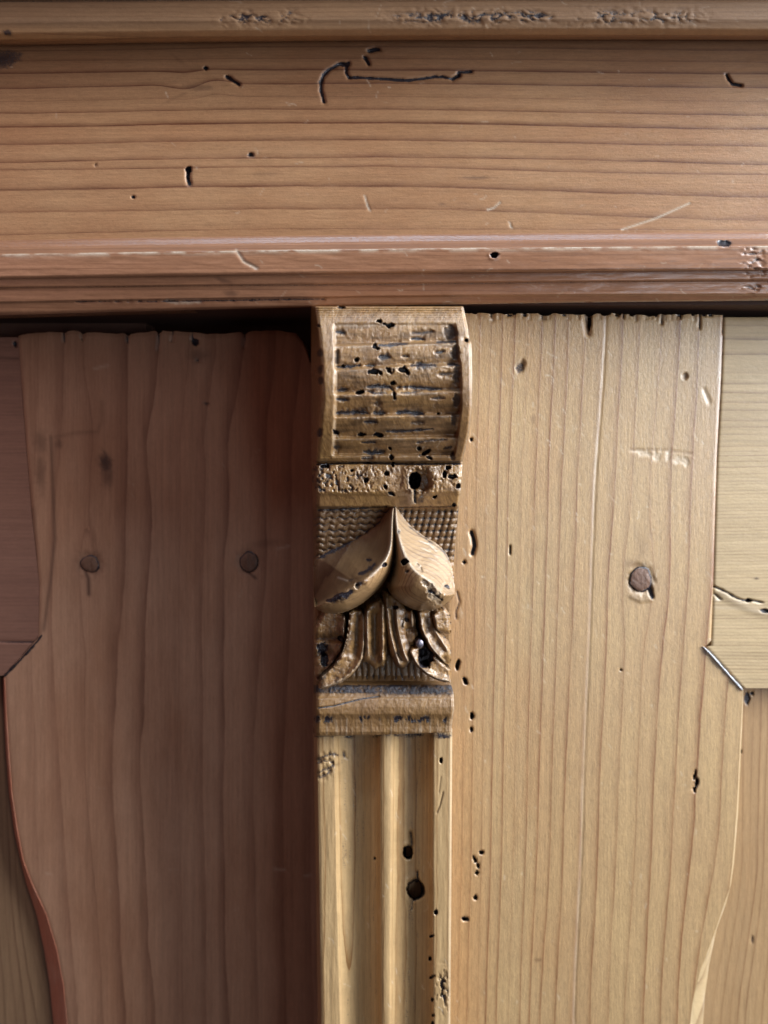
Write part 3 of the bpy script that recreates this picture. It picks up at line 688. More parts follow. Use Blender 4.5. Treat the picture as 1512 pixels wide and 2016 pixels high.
def left_stile():
    by = np.concatenate([np.linspace(655, 690, 18), np.arange(694, 1254, 4), np.linspace(1255, 1332, 24), np.arange(1336, 2024, 4), np.linspace(2040, 3200, 8)])
    us = np.linspace(0, 1, 190)
    xl = np.interp(by, [655, 800, 1000, 1150, 1250], [36, 46, 62, 78, 76])
    m = (by >= 1252) & (by <= 1330); xl[m] = 78 - (by[m] - 1252) * (70 / 78.0)
    m = by > 1330; xl[m] = np.interp(by[m], [p[0] for p in L_IN], [p[1] for p in L_IN])
    X = xl[:, None] + (690 - xl[:, None]) * us[None]
    Y = np.broadcast_to(by[:, None], X.shape).copy()
    xn = X[0]
    rag = 3 * (fbm(xn / 24, xn * 0, 81) - .5) * 2 + 3 * np.exp(-((xn - 127) / 4) ** 2) + 4 * np.exp(-((xn - 163) / 5) ** 2) + 6 * np.exp(-((xn - 252) / 4) ** 2) + 8 * np.exp(-((xn - 313) / 4) ** 2) + 7 * np.exp(-((xn - 482) / 6) ** 2) + 3 * np.sin(xn / 30) + np.clip((xn - 575) / 24, 0, 1.6) ** 2.2 * 22 + 5 * sstep(60, 30, xn)
    Y = Y + rag[None] * sstep(790, 655, by)[:, None]
    F = Field(X, Y)
    keys = [685, 875, 1023, 1235, 1539, 1835, 2010]
    tb = [[76, 127, 163, 250, 313, 372, 423, 478, 540, 590], [70, 120, 186, 250, 286, 353, 400, 444, 520, 570], [66, 112, 180, 246, 298, 356, 404, 451, 518, 573],
          [62, 105, 170, 235, 288, 353, 400, 446, 515, 568], [70, 123, 170, 224, 275, 347, 398, 440, 500, 560], [80, 140, 195, 239, 292, 353, 404, 444, 505, 560], [90, 150, 205, 248, 303, 358, 406, 452, 510, 565]]
    X0 = F.X.copy()
    F.X = F.X + knot_warp(F, 177, 1110, 55, 16) + knot_warp(F, 490, 1105, 45, 12) + knot_warp(F, 205, 920, 40, 8)
    F.ring = lines_ring(F, keys, tb) + .3 * (fbm(X / 110, Y / 400, 82) - .5); F.X = X0
    X, Y = F.X, F.Y
    top = 655 + rag[None]
    F.H = 1.2 * (fbm(X / 130, Y / 500, 83) - .5) * 2 - 2 * np.exp(-((Y - top) / 4) ** 2)
    for x, l in ((127, 14), (252, 16), (313, 40), (380, 10), (482, 30), (163, 8), (340, 12)):
        F.stroke([(x, 650), (x - 1, 664 + l * .7)], 1.9, depth=5, dirt=.75)
    F.dab(385, 674, 6, 8, -20, depth=8, dirt=1); F.dab(390, 700, 18, 14, tone=.5); F.dab(390, 710, 4, 4, depth=4, dirt=.6); F.dab(408, 795, 5, 2.5, depth=3, tone=.9, dirt=.5)
    F.dab(208, 912, 12, 22, -15, tone=.9, dirt=.35); F.dab(212, 938, 12, 20, 0, tone=.6); F.dab(80, 870, 12, 24, tone=.5); F.dab(80, 930, 10, 40, tone=.5); F.dab(116, 874, 8, 10, tone=.5)
    F.stroke([(100, 860), (104, 960), (108, 1060), (100, 1140), (86, 1240)], 3.2, tone=.65)
    F.stroke([(66, 1000), (70, 1100), (64, 1170)], 3, tone=.4)
    F.stroke([(110, 860), (150, 852), (192, 850), (200, 830), (200, 790)], 4, tone=.3)
    F.dab(177, 1110, 26, 22, 0, depth=2, tone=.55); F.stroke([(168, 1124), (174, 1140), (175, 1170)], 4, tone=.9); F.dab(490, 1105, 24, 24, 0, depth=2, tone=.35); F.stroke([(478, 1122), (490, 1128), (503, 1138)], 3, tone=.9)
    for a, b in (((545, 1080), (568, 1074)), ((185, 726), (212, 720)), ((540, 1710), (560, 1712)), ((600, 1725), (612, 1722))):
        F.stroke([a, b], 2.5, pale=.35, depth=1)
    F.dab(520, 1070, 30, 8, -8, tone=.3)
    e = X - xl[:, None]
    F.H -= 2.5 * np.exp(-(e / 3) ** 2)
    scratches(F, 22, (60, 560), (700, 2000), 14, 8, 26, pale=.25, w=1.3)
    return build('stile', F, SHUT, M_LEFT, door_l, 110)
stile_l = left_stile()
knot(177, 1110, 19, 17, 20, SHUT, stile_l, h0=1)
knot(490, 1106, 18, 20, 0, SHUT, stile_l, h0=1)

def left_rail():
    ys = np.arange(664, 1332, 3.0); us = np.linspace(0, 1, 50)
    xr = np.interp(ys, [655, 800, 1000, 1150, 1250], [35, 45, 61, 77, 75.5]); m = ys > 1252; xr[m] = 74 - (ys[m] - 1254) * (68 / 78.)
    X = np.where(us[None] > .4, -10 + (xr[:, None] + 10) * (us[None] - .4) / .6, -480 + 470 * us[None] / .4); Y = np.broadcast_to(ys[:, None], X.shape).copy()
    F = Field(X, Y); F.ring = (Y + 3 * (fbm(X / 60, Y / 30, 91) - .5)) / 7.5
    F.H = -2 + .8 * (fbm(X / 60, Y / 20, 92) - .5)
    F.stroke([(-20, 1262), (40, 1264), (66, 1264)], 1.8, depth=4, dirt=.8); F.dab(30, 677, 4, 5, dirt=.8, depth=6); F.stroke([(-20, 704), (36, 705)], 1.5, depth=2, tone=.9)
    return build('rail', F, SHUT, M_LRAIL, door_l, 100, along='x')
left_rail()
M_BLACK = wood('blackened_joint', (0.02, 0.014, 0.016), (0.01, 0.008, 0.01), line=.1, rough=.6, coat=0)
strip('open_mitre_joint', [(83, 1250), (72, 1266), (40, 1300), (8, 1332)], 2.8, 2.0, SHUT, M_BLACK, door_l, seed=9)

def left_panel():
    ys = np.concatenate([np.arange(1320, 2024, 4.0), np.linspace(2040, 3200, 8)]); us = np.linspace(0, 1, 60)
    xr = np.interp(ys, [p[0] for p in L_OUT], [p[1] for p in L_OUT]) + 3
    X = np.where(us[None] > .25, -10 + (xr[:, None] + 10) * (us[None] - .25) / .75, -480 + 470 * us[None] / .25); Y = np.broadcast_to(ys[:, None], X.shape).copy()
    F = Field(X, Y); F.ring = lines_ring(F, [1330, 1700, 2016], [[-30, -16, -4, 6, 12, 17], [-22, -8, 8, 20, 32, 44], [-8, 12, 34, 52, 74, 94]])
    F.H[:] = -38
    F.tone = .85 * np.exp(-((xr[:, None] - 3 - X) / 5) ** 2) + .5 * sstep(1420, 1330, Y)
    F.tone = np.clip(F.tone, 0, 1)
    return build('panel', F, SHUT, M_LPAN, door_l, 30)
left_panel()
M_RED = wood('bounce_tinted_chamfer', (0.60, 0.235, 0.145), (0.36, 0.13, 0.08), line=.3, blotch=.4, rough=.5, coat=0)  # red bounce light from the left is put into this base colour
moulded_edge(SHUT, door_l, [(a, b + .5) for a, b in L_IN], L_OUT, 1335, 3200, 0, -38, M_RED)

# ------------------------------------------------------------------ fluted pilaster
def pilaster():
    ys = np.concatenate([np.arange(1436, 2024, 2.4), np.linspace(2040, 3200, 10)])
    xb = np.interp(ys, [1440, 2016], [617.5, 626]); xf = np.interp(ys, [1440, 2016], [624, 633]); xr = np.interp(ys, [1440, 1700, 2016], [890.5, 889, 886.5])
    # stations of the section: base, arris, fillet, flute, fillet, flute, fillet
    us = np.concatenate([np.linspace(0, 1, 7)[:-1], np.linspace(1, 2, 200)])
    s = np.where(us < 1, us, 1)[None]; v = np.clip(us - 1, 0, 1)[None]
    X = xb[:, None] + (xf - xb)[:, None] * s + (xr - xf)[:, None] * v
    Y = np.broadcast_to(ys[:, None], X.shape).copy(); F = Field(X, Y)
    H = np.full(X.shape, 70.0)
    wob = 2.0 * (fbm(Y / 220, Y * 0, 101) - .5)
    def flute(x0a, x0b, x1a, x1b, dep):
        a = np.interp(Y, [1440, 2016], [x0a, x0b]) + wob; b = np.interp(Y, [1440, 2016], [x1a, x1b]) + wob
        t = np.clip((X - a) / (b - a), 0, 1)
        return dep * np.sqrt(np.clip(1 - (2 * t - 1) ** 2, 0, 1)) ** .9
    H = H - flute(660, 672, 747, 749, 38) - flute(774, 770, 851, 851, 38)
    H += 3 * np.sin(np.clip((X - 746) / 30, 0, 1) * math.pi)
    # soften all arrises
    for _ in range(3): H[:, 7:-1] = (H[:, 6:-2] + H[:, 7:-1] + H[:, 8:]) / 3
    H = H - 70 * (1 - s) ** 1.5
    H -= 5 * sstep(.985, 1.0, v) + 2 * np.exp(-((X - xf[:, None]) / 3) ** 2)
    H += 1.0 * (fbm(X / 12, Y / 160, 102) - .5) * 2 + .5 * (fbm(X / 5, Y / 25, 103) - .5)
    F.dirt = np.maximum(F.dirt, .34 * sstep(.5, .75, fbm(X / 5, Y / 60, 108)) * sstep(60, 44, H))
    # knife-cut channel tops
    F.H = H
    F.ring = (X * .75 + 1.2 * H) / 15 + .8 * fbm(X / 70, Y / 500, 104)
    F.dab(803, 1678, 10, 13, 0, depth=34, dirt=.9, rim=.8, rag=.12); F.stroke([(809, 1640), (811, 1660), (808, 1675)], 3.5, depth=7, tone=.6, dirt=.5)
    F.dab(818, 1752, 17, 20, 0, depth=36, dirt=.95, rim=.8, rag=.12); F.stroke([(822, 1716), (823, 1735)], 2.6, depth=6, dirt=.7); F.stroke([(812, 1775), (811, 1790)], 2.2, depth=4, dirt=.5, pale=.3)
    for x, y, rx, ry, a in [(858, 1796, 3.8, 4.8, 0), (850, 1843, 5, 2.6, -25), (847, 1887, 3, 3.6, 0), (851, 1923, 6, 2.5, -30), (851, 1968, 2.8, 4, 0), (853, 1999, 2.6, 3, 0), (852, 2014, 2.6, 4, 0), (738, 1690, 2, 2, 0), (868, 1497, 3, 5, 0)]:
        F.dab(x, y, rx, ry, a, depth=12, dirt=1.2, rag=.1)
    for pts in ([(626, 1494), (640, 1488), (655, 1484), (664, 1486)], [(626, 1502), (640, 1498), (656, 1500)], [(628, 1520), (642, 1514), (660, 1506)], [(628, 1530), (640, 1526), (650, 1518)], [(676, 1482), (678, 1490)]):
        F.stroke(pts, 4.2, depth=3, dirt=.55, tone=.4, rag=1.0)
    n = np.exp(-(((X - 872) / 11) ** 2 + ((Y - 1948) / 34) ** 2)); k = sstep(.5, .62, fbm(X / 6, Y / 7, 105)) * n
    F.dirt = np.maximum(F.dirt, .9 * k); F.H -= 6 * k; F.tone = np.maximum(F.tone, .35 * n)
    top = sstep(1466, 1446, Y) * fbm(X / 14, Y / 12, 106); F.dirt = np.maximum(F.dirt, np.clip(top * 1.3 - .2, 0, 1))
    F.tone = np.maximum(F.tone, .35 * np.exp(-((X - 835) / 14) ** 2) * sstep(1700, 1900, Y) * fbm(X / 20, Y / 80, 107))
    F.stroke([(872, 1560), (866, 1585), (860, 1600)], 1.5, depth=2, tone=.6); F.stroke([(868, 1530), (864, 1560)], 1.3, depth=1, tone=.5)
    scratches(F, 40, (630, 885), (1480, 2010), 15, 5, 22, ang=75)
    F.pale = np.maximum(F.pale, .35 * sstep(.97, .995, v) )  # highlight of the right edge painted as a pale line
    return build('fluted_pilaster', F, OPEN, M_PIL, ward, 60)
pilaster()

# ------------------------------------------------------------------ carved capital
CL = lambda cx, cy: (590 + cx / 4.086, 580 + cy / 4.086)
C2 = lambda cx, cy: (590 + cx / 4.086, 880 + cy / 4.086)
C3 = lambda cx, cy: (590 + cx / 4.086, 1130 + cy / 4.086)
LB = [(600, 612.5), (750, 613.5), (900, 613), (1010, 617), (1440, 617.5)]      # foot of the left flank
LF = [(600, 621), (625, 624), (660, 629), (720, 634), (790, 635), (840, 629), (905, 623.5), (1010, 624), (1200, 622), (1440, 623)]
RF = [(600, 911), (612, 914), (640, 920), (668, 924), (676, 928), (740, 929.5), (800, 929), (850, 924), (880, 917), (905, 911), (945, 908), (975, 906), (1000, 903),
      (1060, 897), (1110, 893), (1190, 889), (1345, 887), (1365, 893), (1400, 894), (1440, 889)]
def itp(tab, y): return np.interp(y, [p[0] for p in tab], [p[1] for p in tab])

def cap_grid(y0, y1, step=1.6, nu=190, left=True):
    ys = np.arange(y0, y1 + .01, step)
    us = np.concatenate([np.linspace(0, 1, 9)[:-1], np.linspace(1, 2, nu)]) if left else np.linspace(1, 2, nu)
    s = np.clip(us, 0, 1)[None]; v = np.clip(us - 1, 0, 1)[None]
    a = itp(LB, ys)[:, None]; b = itp(LF, ys)[:, None]; c = itp(RF, ys)[:, None]
    X = a + (b - a) * s + (c - b) * v; Y = np.broadcast_to(ys[:, None], X.shape).copy()
    F = Field(X, Y); F.s = s + 0 * X; F.v = v + 0 * X
    return F
def flank(F, full):
    """left flank falls to the door, both arrises slightly worn"""
    F.H = F.H - (F.H + 10) * (1 - F.s) ** 1.3
    F.H -= 3.5 * np.exp(-((F.v) / .012) ** 2) * (F.s >= 1) + 4.5 * sstep(.982, 1, F.v)

def solid_ring(F, sp=13):
    F.ring = (F.X * .55 + F.H * 1.0) / sp + .7 * fbm(F.X / 90, F.Y / 160, 111)
def relief(F, a=1.0, seed=120):
    F.H += a * (1.6 * (fbm(F.X / 26, F.Y / 26, seed) - .5) + 1.1 * (fbm(F.X / 6, F.Y / 6, seed + 3) - .5))

def scroll():
    F = cap_grid(603, 910, 1.5, 210)
    X, Y = F.X, F.Y
    base = np.interp(Y, [603, 606, 640, 700, 760, 820, 870, 905, 910], [150, 158, 176, 196, 200, 186, 158, 128, 120])
    for _ in range(14): base[3:-3] = (base[:-6] + base[3:-3] + base[6:]) / 3
    base = base + 1.5 * np.sin(Y / 37)
    xl = np.interp(Y, [603, 637, 640, 720, 800, 900], [655, 655, 656, 659, 659, 654]); xr = np.interp(Y, [603, 640, 700, 720, 800, 880, 900], [898, 897, 902, 907, 908, 898, 893])
    yin = sstep(634, 641, Y) * sstep(902, 894, Y)
    rec = sstep(xl - 3, xl + 5, X) * sstep(xr + 3, xr - 3, X) * yin
    edges = np.array([639, 679, 725, 776, 821, 864, 898, 930.])
    tilt = (X - 780) * np.interp(Y, [640, 725, 790, 900], [-.015, -.045, -.02, .0]) + 3 * (fbm(X / 60, Y / 60, 121) - .5)
    yy = Y - tilt
    i = np.clip(np.searchsorted(edges, yy) - 1, 0, 6); t = np.clip((yy - edges[i]) / (edges[i + 1] - edges[i]), 0, 1)
    rib = -1.0 - 15 * (t ** 1.5) * (t < .84) - 15 * (.84 ** 1.5) * (t >= .84) * (1 - sstep(.84, 1.0, t))
    F.H = base + rec * (rib - 3)
    F.H += .5 * sstep(.2, 0, np.abs(X - xl) / 12)
    F.RIBT = t
    relief(F)
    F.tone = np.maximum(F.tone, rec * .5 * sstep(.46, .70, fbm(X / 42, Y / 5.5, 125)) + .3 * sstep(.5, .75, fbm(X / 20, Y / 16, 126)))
    F.dirt = np.maximum(F.dirt, rec * .28 * sstep(.55, .8, fbm(X / 26, Y / 3.6, 127)) * sstep(.3, .8, F.RIBT))
    # chipped right cheek where the edge steps out
    F.H -= 6 * np.exp(-(((X - 918) / 6) ** 2 + ((Y - 669) / 4) ** 2)); F.dab(918, 670, 3.4, 3.4, depth=10, dirt=1)
    for (cx, cy, rx, ry, a) in [(640, 215, 8, 5, 30), (680, 235, 5, 4, 0), (730, 248, 9, 6, -10), (605, 412, 6, 7, 0), (625, 435, 5, 4, 0), (455, 522, 6, 4.5, 0), (345, 575, 5, 3, 0),
                                (600, 620, 13, 7, 5), (650, 635, 6, 4, 0), (720, 610, 7, 7.5, 0), (830, 605, 13, 7, 12), (870, 630, 5, 6, 20), (480, 790, 13, 5.5, -5), (745, 712, 6, 4, 0), (762, 815, 4, 8, -10),
                                (500, 1125, 8, 4.5, 0), (640, 1130, 9, 5.5, 10), (728, 1235, 4.4, 4, 0), (740, 1310, 5, 5.5, 0), (960, 1237, 7, 5, 0), (1010, 1272, 13, 5, -30), (1040, 1310, 9, 4, 10), (1115, 960, 5, 4, 0), (290, 1105, 8, 5, 20), (340, 105, 9, 2.5, 0), (150, 250, 5, 4, 0)]:
        x, y = CL(cx, cy); F.dab(x, y, rx * .8, ry * .78, a, depth=13, dirt=.75, rim=.6, rag=.45)
    for pts, w, d in [([(300, 580), (370, 582), (480, 568)], 3, .8), ([(530, 570), (600, 572)], 2.5, .7), ([(900, 572), (1000, 566), (1090, 570)], 4, .85), ([(640, 408), (740, 405), (860, 395)], 2.6, .9),
                      ([(900, 355), (1000, 360)], 2.6, .8), ([(910, 305), (990, 312), (1070, 295)], 3.4, .55), ([(1090, 470), (1160, 455)], 2.6, .7), ([(540, 742), (620, 735), (720, 742), (745, 770)], 2.8, .85),
                      ([(545, 775), (600, 792), (700, 792)], 2, .7), ([(790, 745), (900, 742), (1000, 755), (1140, 762)], 2.6, .85), ([(790, 790), (900, 790), (980, 770)], 2, .6), ([(310, 770), (380, 760)], 3.6, .7),
                      ([(300, 950), (400, 945), (480, 950)], 3.4, .9), ([(450, 945), (540, 950)], 5, .75), ([(600, 950), (680, 955)], 4, .7), ([(790, 950), (880, 945), (990, 960)], 4, .9), ([(700, 1100), (860, 1095), (1070, 1080)], 2.4, .85),
                      ([(520, 1022), (620, 1025)], 2.6, .7), ([(900, 1028), (990, 1028)], 3.4, .5), ([(500, 1188), (610, 1185)], 2.4, .75), ([(520, 1262), (600, 1275), (680, 1258)], 4, .9), ([(500, 1318), (590, 1316)], 3.4, .6),
                      ([(940, 1190), (1060, 1170), (1180, 1165)], 2, .6), ([(1160, 1240), (1220, 1225)], 3.4, .7), ([(280, 1225), (320, 1228)], 5, .6), ([(300, 840), (380, 850)], 3.4, .7), ([(1060, 835), (1160, 832)], 2, .6),
                      ([(290, 300), (360, 310)], 3.4, .7), ([(1100, 385), (1260, 378)], 2.4, .8), ([(640, 500), (720, 505)], 6, .75), ([(830, 495), (870, 498)], 2.4, .7), ([(600, 878), (650, 882)], 6, .45), ([(1190, 560), (1290, 572)], 3, .8),
                      ([(1130, 640), (1230, 632)], 4, .5), ([(1150, 1360), (1300, 1350)], 2.2, .8), ([(150, 1370), (260, 1362)], 4, .6), ([(300, 1362), (560, 1358), (900, 1362)], 1.8, .8), ([(920, 1365), (1060, 1362)], 3, .9)]:
        F.stroke([CL(*p) for p in pts], w * 1.6, depth=4, dirt=d * .95, rag=.6, taper=.5)
    for cx, cy, rx, ry in [(1215, 300, 14, 14), (1250, 465, 9, 16), (1262, 650, 8, 18), (1262, 850, 8, 14), (1240, 1000, 6, 14), (1230, 1300, 6, 8), (300, 500, 5, 14)]:
        F.dab(*CL(cx, cy), rx, ry, 5, depth=3, tone=.75, dirt=.45)
    # left flank wear
    for cx, cy in ((160, 470), (165, 600), (170, 690), (160, 1110)): F.dab(*CL(cx, cy), 6, 9, 0, depth=5, tone=.8, dirt=.5)
    ridge = np.exp(-((F.RIBT - .02) / .05) ** 2) * rec
    F.pale = np.maximum(F.pale, .35 * ridge * sstep(.35, .6, fbm(X / 12, Y / 8, 122)))
    F.pale = np.maximum(F.pale, .35 * sstep(.985, 1, F.v) + .35 * np.exp(-((X - xl - 1) / 3) ** 2) * yin * sstep(.3, .55, fbm(X / 5, Y / 8, 124)))  # cheek-edge and inner-rim highlights painted in as pale lines
    scratches(F, 40, (660, 895), (640, 900), 16, 5, 18, ang=90, pale=.7); scratches(F, 20, (640, 910), (606, 636), 17, 12, 40, ang=-25, pale=.35)
    flank(F, 1); solid_ring(F)
    F.H -= 6 * np.exp(-((Y - 603) / 2.5) ** 2) + 5 * np.exp(-((Y - 909) / 2.5) ** 2)
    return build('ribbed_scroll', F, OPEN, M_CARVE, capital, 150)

def core():
    """necking band, hatched ground and the body that carries the leaves"""
    F = cap_grid(905, 1352, 1.6, 190)
    X, Y = F.X, F.Y
    H = np.interp(Y, [905, 911, 914, 940, 968, 973, 976, 997, 1001, 1060, 1110, 1300, 1330, 1352], [96, 104, 116, 119, 117, 113, 109, 98, 80, 70, 62, 44, 44, 58])
    F.H = H.copy()
    # hatched ground: two crossing sets of punched cuts
    g = sstep(999, 1004, Y) * sstep(1120, 1095, Y)
    skew = 3 * (fbm(X / 30, Y / 30, 131) - .5)
    cut = np.exp(-((((Y - 1001 + skew + 2 * np.sin(X / 3.2) * (X < 770)) / 12.5) % 1 - .5) / .17) ** 2); cut2 = np.exp(-((((X + 1.2 * skew + .25 * (Y - 1000)) / 13.0) % 1 - .5) / .2) ** 2)
    amp = (1.8 + 3.0 * fbm(X / 25, Y / 25, 132)) * g
    side = sstep(770, 800, X)
    F.H -= amp * (cut * 1.1 + cut2 * (.25 + .85 * side)); F.dirt = np.maximum(F.dirt, g * np.clip((cut * (.75 - .25 * side) + cut2 * .5 * side) * sstep(.28, .5, fbm(X / 16, Y / 9, 133)), 0, 1) * .85)
    F.tone = np.maximum(F.tone, .60 * g); F.H += 1.2 * g * (fbm(X / 5, Y / 5, 139) - .5)
    # punched ground below the foliage
    g2 = sstep(1290, 1300, Y) * sstep(1345, 1335, Y); c = np.exp(-((((X + 3 * skew + 9 * fbm(X / 25, Y / 60, 143)) / 12) % 1 - .5) / .2) ** 2)
    F.H -= 3.5 * g2 * c * sstep(1345, 1320, Y) * fbm(X / 20, Y / 20, 138) * 1.6; F.dirt = np.maximum(F.dirt, g2 * c * .6 * sstep(.35, .6, fbm(X / 9, Y / 9, 134))); F.tone = np.maximum(F.tone, .4 * sstep(1150, 1200, Y))
    # pitted, grimy left half of the band
    b = sstep(914, 920, Y) * sstep(974, 966, Y)
    p = fbm(X / 4.5, Y / 6, 135, 3); e = b * (.35 + .65 * sstep(760, 700, X))
    F.H -= 3.5 * e * sstep(.5, .68, p); F.dirt = np.maximum(F.dirt, e * sstep(.48, .7, p) * .55 * sstep(.35, .6, fbm(X / 30, Y / 20, 137)) * 1.2)
    F.H += b * 1.6 * (fbm(X / 4, Y / 4, 136) - .5)
    relief(F, .8, 140)
    F.tone = np.maximum(F.tone, .5 * sstep(.5, .72, fbm(X / 24, Y / 9, 141)) * (Y < 1000))
    F.dab(*C2(970, 275), 22, 25, 0, depth=8, tone=.45, rag=.15, rim=2.5); F.dab(*C2(990, 285), 15, 17, 0, depth=6, tone=.5)
    F.dab(*C2(925, 270), 11.5, 16, 6, depth=55, dirt=1.3, rag=.12)
    F.stroke([C2(905, 360), C2(900, 400), C2(905, 440)], 5, depth=-5, pale=.45); F.stroke([C2(925, 350), C2(928, 440)], 2.5, depth=8, dirt=1)
    F.stroke([C2(870, 230), C2(880, 330), C2(905, 360)], 2.4, depth=-3, pale=.5)
    for cx, cy, rx, ry in [(695, 215, 6, 5), (735, 375, 6, 5.5), (690, 320, 5, 5), (535, 265, 6, 6), (1275, 315, 5, 6), (1085, 400, 5, 3.4), (740, 90, 6, 5), (750, 140, 4, 7), (1195, 165, 7, 4.5), (1165, 220, 7, 7), (1230, 240, 11, 6), (1260, 80, 7, 6),
                           (420, 190, 4, 3), (1240, 465, 5, 5), (200, 155, 14, 4), (560, 130, 6, 2.5)]:
        F.dab(*C2(cx, cy), rx * .8, ry * .8, 0, depth=12, dirt=.9, rim=.8, rag=.4)
    F.dab(*C2(975, 425), 7, 9, 0, tone=.8, dirt=.35)
    F.stroke([C2(140, 140), C2(500, 128), C2(900, 140), C2(1290, 135)], 2.4, depth=5, dirt=.9, rag=.5)
    F.stroke([C2(150, 508), C2(400, 498), C2(700, 480)], 2.0, depth=4, dirt=.8, rag=.5)
    F.stroke([C2(800, 490), C2(1000, 482), C2(1240, 478)], 1.8, depth=3, dirt=.6, rag=.6)
    flank(F, 1)
    F.pale = np.maximum(F.pale, .35 * sstep(.985, 1, F.v) * (Y < 1010))  # right arris glint carried on as pale colour
    solid_ring(F)
    return build('necking', F, OPEN, M_CARVE, capital, 70)

def relief_piece(name, poly, hfun, sm=2, ring_sp=9.0, step=1.5, mat=None, extra=None, thick=40):
    poly = smooth_poly(poly, sm, closed=True)
    x0, y0 = poly.min(0) - 3; x1, y1 = poly.max(0) + 3
    F = grid(np.arange(x0, x1, step), np.arange(y0, y1, step))
    m = inside(F.X, F.Y, poly)
    d, _ = seg_dist(F.X, F.Y, np.vstack([poly, poly[:1]]))
    F.H = hfun(F, d, m)
    F.ring = (F.X * .35 + F.H * 1.0) / ring_sp + .5 * fbm(F.X / 50, F.Y / 50, 151)
    if extra: extra(F, d)
    return build(name, F, OPEN, mat or M_CARVE, capital, thick, mask=m | (d < step * .8))

